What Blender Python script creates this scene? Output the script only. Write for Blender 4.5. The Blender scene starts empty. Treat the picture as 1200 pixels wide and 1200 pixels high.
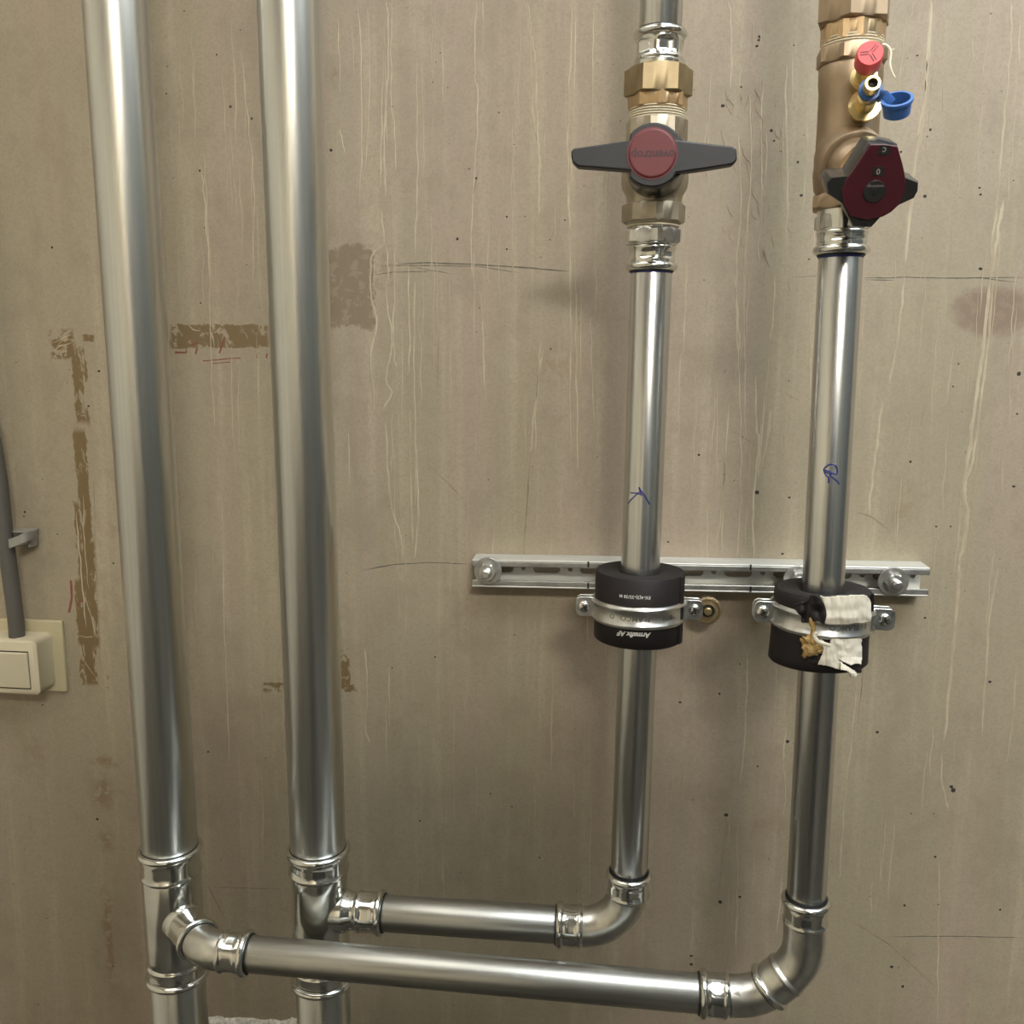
import bpy, bmesh, math, random
import numpy as np
from mathutils import Vector, Matrix, noise
random.seed(7)
PI = math.pi
SC = bpy.context.scene
COL = SC.collection
U = 0.001            # everything below is written in millimetres
H0 = 1450.0          # camera height above the floor

# ------------------------------------------------------------------ camera
F, PITCH, YAW, ROLL = 1103.4, math.radians(9.547), math.radians(6.310), math.radians(0.178)
def _cam():
    cy, sy, cp, sp = math.cos(YAW), math.sin(YAW), math.cos(PITCH), math.sin(PITCH)
    fw = Vector((-sy*cp, cy*cp, -sp)); r = Vector((cy, sy, 0)); u = r.cross(fw)
    return r*math.cos(ROLL)+u*math.sin(ROLL), -r*math.sin(ROLL)+u*math.cos(ROLL), fw
CR, CU, CF = _cam()
cd = bpy.data.cameras.new('camera'); cam = bpy.data.objects.new('camera', cd); COL.objects.link(cam)
cd.sensor_width = 36; cd.lens = 36*F/1200; cd.clip_start = 0.01; cd.clip_end = 50
mw = Matrix((CR, CU, -CF)).transposed().to_4x4(); mw.translation = Vector((0, 0, H0*U)); cam.matrix_world = mw
SC.camera = cam

# ------------------------------------------------------------------ world, exposure, lamps
wd = bpy.data.worlds.new('world'); SC.world = wd; wd.use_nodes = True
wd.node_tree.nodes['Background'].inputs[0].default_value = (0.5, 0.5, 0.5, 1)
wd.node_tree.nodes['Background'].inputs[1].default_value = 0.3
SC.view_settings.view_transform = 'Standard'; SC.view_settings.look = 'None'
SC.view_settings.gamma = 1; SC.view_settings.use_curve_mapping = False
SC.view_settings.exposure = 0.36
CEIL = 2750.0
LAMPS = [  # x, y, length, width, power(W), along
    (560, -1720, 560, 400, 30.0, (1.0, .94, .84)),
    (820, 200, 1400, 1100, 17.0, (.92, .98, 1.0)),
    (-700, 200, 900, 1100, 3.8, (1.0, .95, .86)),  # added fill, only there to brighten the upper left wall
]

# ------------------------------------------------------------------ helpers: pixels <-> world (mm)
def ray(px, py): return CF*F + CR*(px-600) - CU*(py-600)
def at(px, py, Y):
    r = ray(px, py); p = r*(Y/r.y); return Vector((p.x, p.y, p.z+H0))
def proj(P):
    q = Vector((P[0], P[1], P[2]-H0)); d = q.dot(CF)
    return 600+F*q.dot(CR)/d, 600-F*q.dot(CU)/d
def onaxis(A, d, val, k=1, lo=-1300, hi=1300):     # point on A+d*t whose pixel k-coordinate is val
    f = lambda t: proj(A+d*t)[k]-val
    a, b = lo, hi; fa = f(a)
    for _ in range(60):
        m = (a+b)/2; fm = f(m)
        if (fm > 0) == (fa > 0): a, fa = m, fm
        else: b = m
    return A+d*((a+b)/2)
def rpx(P, w):       # radius in mm of a vertical cylinder at P showing a half width of w pixels
    q = Vector((P[0], P[1], P[2]-H0)); d = q.dot(CF); c = d/math.hypot(q.dot(CR), d)
    return w*d/F*c

# ------------------------------------------------------------------ materials
class NT:
    def __init__(s, name):
        s.m = bpy.data.materials.new(name); s.m.use_nodes = True; s.t = s.m.node_tree
        s.b = s.t.nodes['Principled BSDF']; s.tc = None
    def n(s, typ, **kw):
        x = s.t.nodes.new(typ)
        for k, v in kw.items(): setattr(x, k, v)
        return x
    def lk(s, a, b): s.t.links.new(a, b)
    def put(s, node, i, v):
        if hasattr(v, 'is_output'): s.lk(v, node.inputs[i])
        elif v is not None: node.inputs[i].default_value = v
    def math(s, op, a, b=None, c=None, clamp=False):
        x = s.n('ShaderNodeMath', operation=op, use_clamp=clamp); s.put(x, 0, a); s.put(x, 1, b); s.put(x, 2, c); return x.outputs[0]
    def obj(s):
        if not s.tc: s.tc = s.n('ShaderNodeTexCoord')
        return s.tc.outputs['Object']
    def mapping(s, scale=(1,1,1), loc=(0,0,0), rot=(0,0,0), vec=None):
        x = s.n('ShaderNodeMapping'); s.lk(vec or s.obj(), x.inputs[0])
        x.inputs['Scale'].default_value = scale; x.inputs['Location'].default_value = loc; x.inputs['Rotation'].default_value = rot
        return x.outputs[0]
    def noise(s, vec, scale=5, detail=4, rough=.5, dist=0):
        x = s.n('ShaderNodeTexNoise'); s.lk(vec, x.inputs['Vector'])
        x.inputs['Scale'].default_value = scale; x.inputs['Detail'].default_value = detail
        x.inputs['Roughness'].default_value = rough; x.inputs['Distortion'].default_value = dist
        return x.outputs[0]
    def ss(s, v, a, b):      # smoothstep a..b -> 0..1
        x = s.n('ShaderNodeMapRange', interpolation_type='SMOOTHSTEP')
        if a > b:
            s.put(x, 0, v); x.inputs[1].default_value = b; x.inputs[2].default_value = a
            x.inputs[3].default_value = 1; x.inputs[4].default_value = 0
        else:
            s.put(x, 0, v); x.inputs[1].default_value = a; x.inputs[2].default_value = b
        return x.outputs[0]
    def mix(s, f, a, b):
        x = s.n('ShaderNodeMix', data_type='RGBA')
        s.put(x, 0, f); s.put(x, 6, a if hasattr(a, 'is_output') else (*a, 1)); s.put(x, 7, b if hasattr(b, 'is_output') else (*b, 1))
        return x.outputs[2]
    def bump(s, h, strength=.3, dist=.001):
        x = s.n('ShaderNodeBump'); s.lk(h, x.inputs['Height']); x.inputs['Strength'].default_value = strength
        x.inputs['Distance'].default_value = dist; s.lk(x.outputs[0], s.b.inputs['Normal'])
def srgb(r, g, b):
    f = lambda c: (c/255/12.92) if c/255 <= .04045 else ((c/255+.055)/1.055)**2.4
    return (f(r), f(g), f(b))
def plain(name, col, rough=.5, metal=0., bump=0., bscale=300, var=.0, spec=.5):
    s = NT(name); b = s.b
    b.inputs['Roughness'].default_value = rough; b.inputs['Metallic'].default_value = metal
    b.inputs['Specular IOR Level'].default_value = spec
    n = s.noise(s.mapping((1,1,1)), bscale, 4)
    d = tuple(c*(1-var) for c in col); l = tuple(min(1, c*(1+var)) for c in col)
    s.lk(s.mix(n, d, l), b.inputs['Base Color'])
    if bump: s.bump(n, bump, .0006)
    return s.m
def metal(name, col, rough, streak=(60,60,1.2), var=.12, rvar=.12, bump=.0, stain=None, det=5):
    s = NT(name); b = s.b; b.inputs['Metallic'].default_value = 1
    n1 = s.noise(s.mapping(streak), 3, det, .6)
    n2 = s.noise(s.mapping(tuple(c*.35 for c in streak)), 4, 3, .5)
    n3 = s.noise(s.mapping((1,1,1)), 140, 3, .6)
    f = s.math('ADD', s.math('MULTIPLY', n1, .6), s.math('MULTIPLY', n2, .4))
    f = s.ss(f, .35, .65)
    col_ = s.mix(f, tuple(c*(1-var) for c in col), tuple(min(1, c*(1+var*.6)) for c in col))
    if stain: col_ = s.mix(s.math('MULTIPLY', s.ss(n2, .5, .75), .5), col_, stain)
    s.lk(col_, b.inputs['Base Color'])
    r = s.math('ADD', s.math('MULTIPLY', n1, rvar), s.math('MULTIPLY', n3, rvar*.5 if bump else 0.))
    s.lk(s.math('ADD', r, rough-rvar*.6), b.inputs['Roughness'])
    if bump: s.bump(s.math('ADD', n3, s.math('MULTIPLY', n1, 1.2)), bump, .0004)
    return s.m

M = {}
M['riser'] = metal('galvanised_riser', (.66,.68,.67), .29, (36,36,.5), .16, .05, .0, det=2, stain=(.62,.57,.45))
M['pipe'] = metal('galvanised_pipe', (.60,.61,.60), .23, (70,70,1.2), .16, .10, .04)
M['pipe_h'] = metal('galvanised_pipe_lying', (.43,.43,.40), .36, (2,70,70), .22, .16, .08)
M['fit'] = metal('zinc_fitting', (.70,.71,.68), .14, (14,14,14), .12, .10, .03)
M['fit_satin'] = metal('satin_zinc_bend', (.62,.62,.58), .30, (20,20,20), .14, .10, .06)
M['zinc'] = metal('zinc_plate', (.62,.63,.62), .28, (30,30,30), .18, .14, .05)
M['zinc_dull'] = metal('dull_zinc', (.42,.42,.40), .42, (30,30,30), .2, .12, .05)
M['stamp'] = metal('stamped_metal', (.22,.22,.21), .5, (30,30,30), .1, .1, 0)
M['rail'] = metal('rail_zinc', (.66,.66,.62), .48, (3,60,60), .12, .10, .04)
M['rail'].node_tree.nodes['Principled BSDF'].inputs['Metallic'].default_value = .55
M['brass'] = metal('brass', (.60,.44,.26), .34, (20,20,20), .12, .1, .06)
M['brass_dark'] = metal('matt_brass', (.33,.26,.155), .50, (25,25,25), .14, .1, .1)
M['brass_bright'] = metal('bright_brass', (.74,.60,.30), .30, (20,20,20), .08, .08, .02)
M['bronze'] = metal('rough_cast_bronze', (.40,.31,.215), .48, (18,18,10), .14, .1, .15)
M['nickel'] = metal('nickel_brass', (.42,.375,.295), .46, (20,20,20), .12, .1, .06)
M['black'] = plain('black_plastic', (.012,.0125,.015), .5, var=.1, bscale=200)
M['graphite'] = plain('graphite_plastic', (.022,.023,.023), .22, var=.1, bscale=200)
M['red'] = plain('red_plastic', (.115,.018,.021), .55, var=.08)
M['burgundy'] = plain('burgundy_plastic', (.062,.009,.016), .40, var=.1, bscale=60)
M['pink'] = plain('red_cap_plastic', (.72,.09,.10), .4, var=.06)
M['blue'] = plain('blue_cap_plastic', (.045,.13,.38), .38, var=.1)
M['dark'] = plain('black_rubber', (.006,.006,.006), .6)
M['darkred_text'] = plain('dark_print', (.035,.008,.012), .5)
M['white_print'] = plain('white_print', (.55,.54,.52), .6)
M['grey_print'] = plain('grey_print', (.30,.24,.24), .6)
M['foam'] = plain('black_foam', (.011,.008,.0085), .6, bump=.25, bscale=900, var=.2, spec=.3)
M['foam_cut'] = plain('cut_foam', (.016,.013,.012), .9, bump=1.0, bscale=700, var=.8, spec=.3)
M['tape'] = plain('plaster_tape', (.64,.60,.50), .8, bump=.35, bscale=260, var=.10)
M['pu'] = plain('tan_foam', (.36,.24,.09), .85, bump=.9, bscale=500, var=.35)
M['hemp'] = plain('sealing_hemp', (.72,.66,.52), .8, var=.1)
M['cream'] = plain('cream_plastic', (.52,.47,.34), .42, var=.02)
M['cream_old'] = plain('old_cream_plastic', (.46,.41,.26), .5, var=.04)
M['cable'] = plain('grey_cable', (.085,.080,.070), .5, var=.05)
M['clip'] = plain('grey_clip', (.24,.235,.21), .45, var=.05)
M['ink'] = plain('blue_ink', (.012,.02,.16), .4)
M['paint_cream'] = plain('cream_wall_paint', (.66,.60,.48), .7, bump=.1, bscale=60, var=.04)
M['paint_grey'] = plain('blue_grey_paint', (.09,.10,.10), .7, bump=.1, bscale=60, var=.06)
M['panel_grey'] = plain('panel_grey_paint', (.085,.095,.095), .5, var=.05)
M['blocker'] = plain('blocker_paint', (.10,.105,.105), .5, var=.05)
M['floor'] = plain('floor_concrete', (.045,.04,.03), .75, bump=.4, bscale=25, var=.2)
M['ceiling'] = plain('ceiling_paint', (.40,.38,.34), .8, var=.04)
M['housing'] = plain('lamp_housing', (.7,.7,.68), .4)
M['crumb'] = plain('crumbly_plaster', (.56,.54,.48), .9, bump=1., bscale=240, var=.75)
M['pencil'] = plain('pencil_mark', (.10,.088,.07), .7, var=.4, bscale=400)
M['redmark'] = plain('red_chalk', (.20,.07,.05), .8, var=.5, bscale=600)
M['pore'] = plain('pore_dark', (.03,.025,.02), .9)

WALLY = 980.0
def wall_material():
    s = NT('cast_concrete'); b = s.b
    big = s.noise(s.mapping((1,1,.35)), 3.2, 4, .55)
    streak = s.noise(s.mapping((1,1,.035)), 60, 5, .6)
    streak2 = s.noise(s.mapping((1,1,.05), (3,0,1)), 17, 4, .6)
    fine = s.noise(s.mapping((1,1,1)), 420, 3, .7)
    mott = s.noise(s.mapping((1,1,.7)), 28, 5, .65)
    c1, c2 = (.312,.270,.188), (.332,.268,.204)       # greenish and pinkish casts
    c = s.mix(s.ss(s.math('ADD', s.math('MULTIPLY', big, .5), s.math('MULTIPLY', streak2, .5)), .44, .56), c1, c2)
    c = s.mix(s.math('MULTIPLY', s.ss(streak, .50, .70), .42), c, (.43,.37,.26))
    c = s.mix(s.math('MULTIPLY', s.ss(streak, .46, .28), .18), c, (.24,.195,.135))
    med = s.noise(s.mapping((1,1,.8), (1,2,3)), 7, 5, .6)
    c = s.mix(s.math('MULTIPLY', s.ss(med, .50, .70), .35), c, (.245,.205,.145))
    c = s.mix(s.math('MULTIPLY', s.ss(s.noise(s.mapping((1,1,.8), (4,2,9)), 11, 5, .65), .54, .72), .25), c, (.40,.34,.26))
    c = s.mix(s.math('MULTIPLY', s.ss(mott, .48, .68), .40), c, (.24,.195,.14))
    c = s.mix(s.math('MULTIPLY', s.ss(fine, .42, .66), .34), c, (.21,.17,.12))
    sep = s.n('ShaderNodeSeparateXYZ'); s.lk(s.obj(), sep.inputs[0]); X, Z = sep.outputs[0], sep.outputs[2]
    # patches: px box -> wall metres, with noisy borders
    def patch(x0, y0, x1, y1, soft, nz, thr, wob=.006, rnd=False):
        a = at(x0, y0, WALLY)*U; d = at(x1, y1, WALLY)*U
        wx = s.math('ADD', X, s.math('MULTIPLY', s.math('SUBTRACT', s.noise(s.mapping((1,1,1), (7,0,0)), 60, 4, .7), .5), wob*2))
        wz = s.math('ADD', Z, s.math('MULTIPLY', s.math('SUBTRACT', s.noise(s.mapping((1,1,1), (0,0,9)), 60, 4, .7), .5), wob*2))
        cx, cz, hx, hz = (a.x+d.x)/2, (a.z+d.z)/2, abs(d.x-a.x)/2, abs(a.z-d.z)/2
        ux = s.math('DIVIDE', s.math('SUBTRACT', wx, cx), hx); uz = s.math('DIVIDE', s.math('SUBTRACT', wz, cz), hz)
        if rnd:
            q = s.math('SQRT', s.math('ADD', s.math('MULTIPLY', ux, ux), s.math('MULTIPLY', uz, uz)))
        else:
            q = s.math('MAXIMUM', s.math('ABSOLUTE', ux), s.math('ABSOLUTE', uz))
        m = s.ss(q, 1.0, 1.0-soft)
        if nz is not None: m = s.math('MULTIPLY', m, s.ss(nz, thr-.03, thr+.03))
        return m
    scr = s.noise(s.mapping((1,1,.30), (2,0,4)), 130, 5, .7, .6)
    scr2 = s.noise(s.mapping((1,1,1), (5,0,4)), 90, 4, .65, .4)
    brown = (.155,.105,.045)
    for (x0,y0,x1,y1,soft,nz,thr,k) in [
        (82,402,106,500,.2,scr,.475,1), (84,498,108,600,.2,scr,.465,1), (85,585,114,690,.15,scr,.425,1),
        (86,676,118,762,.15,scr,.385,1), (90,740,116,806,.15,scr,.46,1),
        (56,384,90,424,.3,scr2,.47,1), (96,392,112,402,.3,scr2,.42,1),
        (196,380,318,409,.10,scr2,.415,.95), (398,758,412,812,.3,scr2,.50,1), (306,798,334,812,.3,scr2,.50,1),
        (398,802,420,812,.3,scr2,.45,1), (124,790,136,812,.5,scr2,.5,1)]:
        c = s.mix(s.math('MULTIPLY', patch(x0,y0,x1,y1,soft,nz,thr), k), c, brown)
    c = s.mix(s.math('MULTIPLY', patch(376,287,440,386,.12,None,0,.016), .80), c, (.170,.128,.078))
    c = s.mix(s.math('MULTIPLY', patch(420,285,470,350,.6,scr2,.5,.008), .35), c, (.185,.140,.085))
    c = s.mix(s.math('MULTIPLY', patch(1112,330,1215,400,.35,None,0,.008,True), .75), c, (.21,.150,.11))
    c = s.mix(s.math('MULTIPLY', patch(1106,328,1220,398,.5,scr2,.48,.012,True), .40), c, (.17,.12,.085))
    c = s.mix(s.math('MULTIPLY', patch(376,287,440,386,.3,scr2,.56,.016), .22), c, (.42,.36,.27))
    for (x0,y0,x1,y1,k) in [(96,880,150,905,.6),(100,900,140,960,.65),(108,960,140,1010,.5),(112,1010,142,1190,.7),(20,855,60,900,.3),
                            (860,950,930,980,.25),(385,78,402,96,.45),(610,380,690,470,.25),(1040,540,1075,640,.25),(120,600,150,640,.3)]:
        c = s.mix(s.math('MULTIPLY', patch(x0,y0,x1,y1,.9,scr2,.46,.012,True), k), c, (.19,.115,.06))
    # air pores
    v = s.n('ShaderNodeTexVoronoi', feature='F1'); s.lk(s.mapping((1,1,1)), v.inputs['Vector']); v.inputs['Scale'].default_value = 42
    sp = s.n('ShaderNodeSeparateColor'); s.lk(v.outputs['Color'], sp.inputs[0])
    size = s.math('MULTIPLY', s.math('POWER', sp.outputs[0], 1.5), .085)
    pore = s.math('MULTIPLY', s.math('LESS_THAN', v.outputs['Distance'], size), s.math('GREATER_THAN', sp.outputs[1], .62))
    c = s.mix(s.math('MULTIPLY', pore, .85), c, (.05,.04,.028))
    s.lk(c, b.inputs['Base Color'])
    b.inputs['Roughness'].default_value = .62
    h = s.math('ADD', s.math('MULTIPLY', streak, .6), s.math('MULTIPLY', fine, .25))
    h = s.math('ADD', h, s.math('MULTIPLY', mott, .5))
    h = s.math('SUBTRACT', h, s.math('MULTIPLY', pore, 1.0))
    s.bump(h, .22, .0015)
    return s.m
M['concrete'] = wall_material()
def drip_material(name, c0, c1):
    s = NT(name); n = s.noise(s.mapping((1,1,.2)), 90, 4, .7)
    s.lk(s.mix(s.ss(n, .35, .65), c0, c1), s.b.inputs['Base Color']); s.b.inputs['Roughness'].default_value = .6
    return s.m
M['lime'] = drip_material('lime_run', (.345,.285,.200), (.45,.385,.275))
M['lime_soft'] = drip_material('lime_run_faint', (.32,.265,.185), (.40,.335,.24))
M['crack'] = drip_material('fine_crack', (.17,.135,.09), (.29,.235,.16))

# ------------------------------------------------------------------ mesh building
ORG = {}
def wl(o): return ORG.get(o.name, Vector((0,0,0))) if o else Vector((0,0,0))
class MB:
    def __init__(s): s.v = []; s.f = []
    def add(s, vs, fs):
        k = len(s.v); s.v += [Vector(v) for v in vs]; s.f += [tuple(i+k for i in f) for f in fs]; return s
    def lathe(s, A, d, prof, n=64, rf=None, cap=(True, True), up=None):
        A = Vector(A); d = Vector(d).normalized(); e1, e2 = frame(d, up); rows = []; vs = []; fs = []
        prof = list(prof)
        if cap[0]: prof = [(prof[0][0], prof[0][1]*.95)]+prof
        if cap[1]: prof = prof+[(prof[-1][0], prof[-1][1]*.95)]
        for (t, r) in prof:
            row = []
            for i in range(n):
                th = 2*PI*i/n; rr = rf(t, th, r) if rf else r
                row.append(len(vs)); vs.append(A+d*t+(e1*math.cos(th)+e2*math.sin(th))*rr)
            rows.append(row)
        for a, b in zip(rows, rows[1:]):
            for i in range(n): j = (i+1) % n; fs.append((a[i], a[j], b[j], b[i]))
        if cap[0]: fs.append(tuple(reversed(rows[0])))
        if cap[1]: fs.append(tuple(rows[-1]))
        return s.add(vs, fs)
    def tube(s, pts, r, n=16, cap=True, flat=1.0, up=None):
        pts = [Vector(p) for p in pts]; R = r if callable(r) else (lambda u: r)
        vs = []; fs = []; rows = []; L = len(pts); e1 = None
        for k, p in enumerate(pts):
            d = (pts[min(k+1, L-1)]-pts[max(k-1, 0)]).normalized()
            if e1 is None: e1, e2 = frame(d, up)
            else:
                e1 = (e1-d*e1.dot(d)).normalized(); e2 = d.cross(e1)
            row = []
            for i in range(n):
                th = 2*PI*i/n; row.append(len(vs)); vs.append(p+(e1*math.cos(th)+e2*math.sin(th)*flat)*R(k/(L-1)))
            rows.append(row)
        for a, b in zip(rows, rows[1:]):
            for i in range(n): j = (i+1) % n; fs.append((a[i], a[j], b[j], b[i]))
        if cap: fs.append(tuple(reversed(rows[0]))); fs.append(tuple(rows[-1]))
        return s.add(vs, fs)
    def box(s, c, sz, ax=None):
        c = Vector(c); ax = ax or (Vector((1,0,0)), Vector((0,1,0)), Vector((0,0,1)))
        vs = [c+ax[0]*(i*sz[0]/2)+ax[1]*(j*sz[1]/2)+ax[2]*(k*sz[2]/2) for i in (-1,1) for j in (-1,1) for k in (-1,1)]
        return s.add(vs, [(0,1,3,2),(4,6,7,5),(0,4,5,1),(2,3,7,6),(0,2,6,4),(1,5,7,3)])
    def prism(s, poly, o, ex, ey, ez, t0, t1):
        k = len(poly); vs = [o+ex*p[0]+ey*p[1]+ez*t0 for p in poly]+[o+ex*p[0]+ey*p[1]+ez*t1 for p in poly]
        return s.add(vs, [tuple(reversed(range(k))), tuple(range(k, 2*k))]+[(i, (i+1) % k, k+(i+1) % k, k+i) for i in range(k)])
    def build(s, name, mat, parent=None, sharp=38, bevel=0, sub=0, solid=0):
        me = bpy.data.meshes.new(name); o = wl(parent)
        me.from_pydata([tuple((v-o)*U) for v in s.v], [], s.f); me.validate()
        bm = bmesh.new(); bm.from_mesh(me); bmesh.ops.recalc_face_normals(bm, faces=bm.faces)
        for f in bm.faces: f.smooth = True
        bm.to_mesh(me); bm.free()
        me.set_sharp_from_angle(angle=math.radians(sharp))
        me.materials.append(M[mat] if isinstance(mat, str) else mat)
        ob = bpy.data.objects.new(name, me); COL.objects.link(ob)
        if parent: ob.parent = parent; ORG[ob.name] = o
        if solid:
            m = ob.modifiers.new('solid', 'SOLIDIFY'); m.thickness = solid*U; m.offset = 0
        if bevel:
            m = ob.modifiers.new('bevel', 'BEVEL'); m.width = bevel*U; m.segments = 2; m.limit_method = 'ANGLE'; m.angle_limit = math.radians(38)
        return ob
def frame(d, up=None):
    up = Vector(up) if up else (Vector((0,0,1)) if abs(d.z) < .9 else Vector((0,-1,0)))
    e1 = (up-d*up.dot(d)).normalized(); return e1, d.cross(e1)
def tag(o, label=None, cat=None, group=None, kind=None):
    if label: o['label'] = label
    if cat: o['category'] = cat
    if group: o['group'] = group
    if kind: o['kind'] = kind
    return o
def thing(name, loc, label, cat, group=None):
    o = bpy.data.objects.new(name, None); COL.objects.link(o); o.empty_display_size = .02
    o.location = Vector(loc)*U; ORG[o.name] = Vector(loc); return tag(o, label, cat, group)
def lineshape(paths, name, fill=True, depth=0.):  # 2D polygons (first = outer, rest = holes) -> mesh verts, faces in 2D
    cu = bpy.data.curves.new('tmp', 'CURVE'); cu.dimensions = '2D'; cu.fill_mode = 'BOTH'
    for p in paths:
        sp = cu.splines.new('POLY'); sp.points.add(len(p)-1); sp.use_cyclic_u = True
        for q, c in zip(sp.points, p): q.co = (c[0], c[1], 0, 1)
    return curve2d(cu)
def curve2d(cu):
    ob = bpy.data.objects.new('tmp', cu); COL.objects.link(ob)
    dg = bpy.context.evaluated_depsgraph_get(); me = bpy.data.meshes.new_from_object(ob.evaluated_get(dg))
    vs = [tuple(v.co) for v in me.vertices]; fs = [tuple(p.vertices) for p in me.polygons]
    bpy.data.objects.remove(ob); bpy.data.curves.remove(cu); bpy.data.meshes.remove(me)
    return vs, fs
def text2d(txt, size, shear=0., space=1., bold=0.0):
    cu = bpy.data.curves.new('tmp', 'FONT'); cu.body = txt; cu.size = size; cu.align_x = 'CENTER'; cu.align_y = 'CENTER'
    cu.shear = shear; cu.space_character = space; cu.resolution_u = 3; cu.offset = bold
    return curve2d(cu)
def plate(paths, o, ex, ey, ez, th):      # extruded plate with holes
    vs, fs = lineshape(paths, 'p'); k = len(vs); mb = MB()
    P = [o+ex*v[0]+ey*v[1] for v in vs]+[o+ex*v[0]+ey*v[1]+ez*th for v in vs]
    edges = {}
    for f in fs:
        for a, b in zip(f, f[1:]+f[:1]): edges[(a, b)] = 1
    side = [(a, b, b+k, a+k) for (a, b) in edges if (b, a) not in edges]
    mb.add(P, [tuple(reversed(f)) for f in fs]+[tuple(i+k for i in f) for f in fs]+side)
    return mb
def rrect(w, h, r, n=4, cx=0, cy=0):
    out = []
    for (sx, sy, a0) in ((1,1,0),(-1,1,90),(-1,-1,180),(1,-1,270)):
        for i in range(n+1):
            a = math.radians(a0+90*i/n); out.append((cx+sx*(w/2-r)+r*math.cos(a), cy+sy*(h/2-r)+r*math.sin(a)))
    return out
def circ(r, n=32, cx=0, cy=0): return [(cx+r*math.cos(2*PI*i/n), cy+r*math.sin(2*PI*i/n)) for i in range(n)]
def text_flat(txt, size, o, ex, ey, ez, name, mat, parent, th=.25, **kw):
    vs, fs = text2d(txt, size, **kw); mb = MB()
    mb.add([o+ex*v[0]+ey*v[1]+ez*th for v in vs], fs); return mb.build(name, mat, parent)
def text_round(txt, size, A, d, R, th0, z, name, mat, parent, flip=True, **kw):   # print wrapped on a cylinder
    vs, fs = text2d(txt, size, **kw); mb = MB(); sgn = -1 if flip else 1; out = []
    for v in vs:
        th = th0+sgn*v[0]/R; out.append(A+d*(z+sgn*v[1])+Vector((math.sin(th), -math.cos(th), 0))*(R))
    mb.add(out, fs); return mb.build(name, mat, parent)

# ------------------------------------------------------------------ axes of the pipe work (mm, world)
def ax(X, Y, lx, ly): return Vector((X, Y, H0)), Vector((lx, ly, 1.)).normalized()
def sc(q, Y): return q*Y
s1, s2, s3, s4 = 845/828.89, 845/836.46, 845/837.55, 785/818.91
A1, D1 = ax(-435.69*s1, 845, -.0022, -.00047); R1 = 27*s1
A2, D2 = ax(-284.55*s2, 845, -.00017, -.0015); R2 = 27*s2
A3, D3 = ax(26.09*s3, 845, .01058, -.00027); R3 = 17.5*s3
A4, D4 = ax(179.81*s4, 785, -.0055, -.0016); R4 = 17.5*s4
h1, h2 = 845/840.84, 785/809.9
B3, E3 = Vector((0, 845, H0-550.18*h1)), Vector((1, .0019, .0014)).normalized(); Q3 = 17.5*h1
B4, E4 = Vector((0, 785, H0-589.32*h2)), Vector((1, -.0105, -.0067)).normalized(); Q4 = 17.5*h2
def atz(A, d, z): return A+d*((z-A.z)/d.z)
def atx(B, e, x): return B+e*((x-B.x)/e.x)

# ------------------------------------------------------------------ generic pieces
def socket_parts(P, d, R, L, parent, ph=0., name='socket', mat='fit', press=.8):
    """P at the mouth, d pointing into the fitting"""
    d = d.normalized()
    def rf(t, th, r):
        if 9 < t < L-4:
            w = min(1, (t-9)/2.5, (L-4-t)/2.5); c = math.cos(6*(th-ph)); return r-press*w*(.5-.5*c)-.35*press*w*(.5+.5*math.cos(3*th+ph))
        return r
    prof = [(6.2,R+1.8),(7.5,R+1.9),(9,R+2.1)]+[(9+(L-13)*i/10, R+2.3) for i in range(1, 10)]
    prof += [(L-4,R+2.1),(L-3.2,R+2.7),(L-2,R+2.9),(L-.9,R+2.6),(L,R+1.6),(L+1.5,R+.9)]
    so = MB().lathe(P, d, prof, 72, rf, (False, False)).build(name, mat, parent, sharp=60)
    bp = [(.2,R+.6)]+[(3.6-3.5*math.cos(a), R+1.2+3.6*math.sin(a)) for a in [PI*i/12 for i in range(0, 12)]]+[(7.2,R+1.4)]
    MB().lathe(P, d, bp, 72, None, (False, False)).build('bead_ring', 'fit', so, sharp=70)
    g = 1.3 if R < 22 else .6
    MB().lathe(P, d, [(-.5,R+.1),(-.8 if R < 22 else 0,R+g),(1.2,R+g+.4),(1.6,R+.2)], 48, None, (False, False)).build('seal_ring', 'dark', so)
    return so
def arcpts(C0, d0, d1, rad, n=14):     # bend from direction d0 to d1, starting at C0
    ang = math.acos(max(-1, min(1, d0.dot(d1)))); nrm = (d1-d0*d0.dot(d1)).normalized(); out = []
    for i in range(n+1):
        a = ang*i/n; out.append(C0+d0*(rad*math.sin(a))+nrm*(rad*(1-math.cos(a))))
    return out
def pipe(name, P, Q, R, mat, label, base, cat='pipe', group=None):
    t = thing(name, base, label, cat, group)
    L = (Q-P).length; d = (Q-P).normalized()
    MB().lathe(P, d, [(0,R-1.6),(0,R-.2),(.4,R),(L/2,R),(L-.4,R),(L,R-.2),(L,R-1.6)], 96, None, (False, False)).build('tube', mat, t, sharp=60)
    MB().lathe(P+d*.3, d, [(L-.6,R-1.5),(0,R-1.5)], 48, None, (True, True)).build('bore', 'dark', t)
    return t
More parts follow.
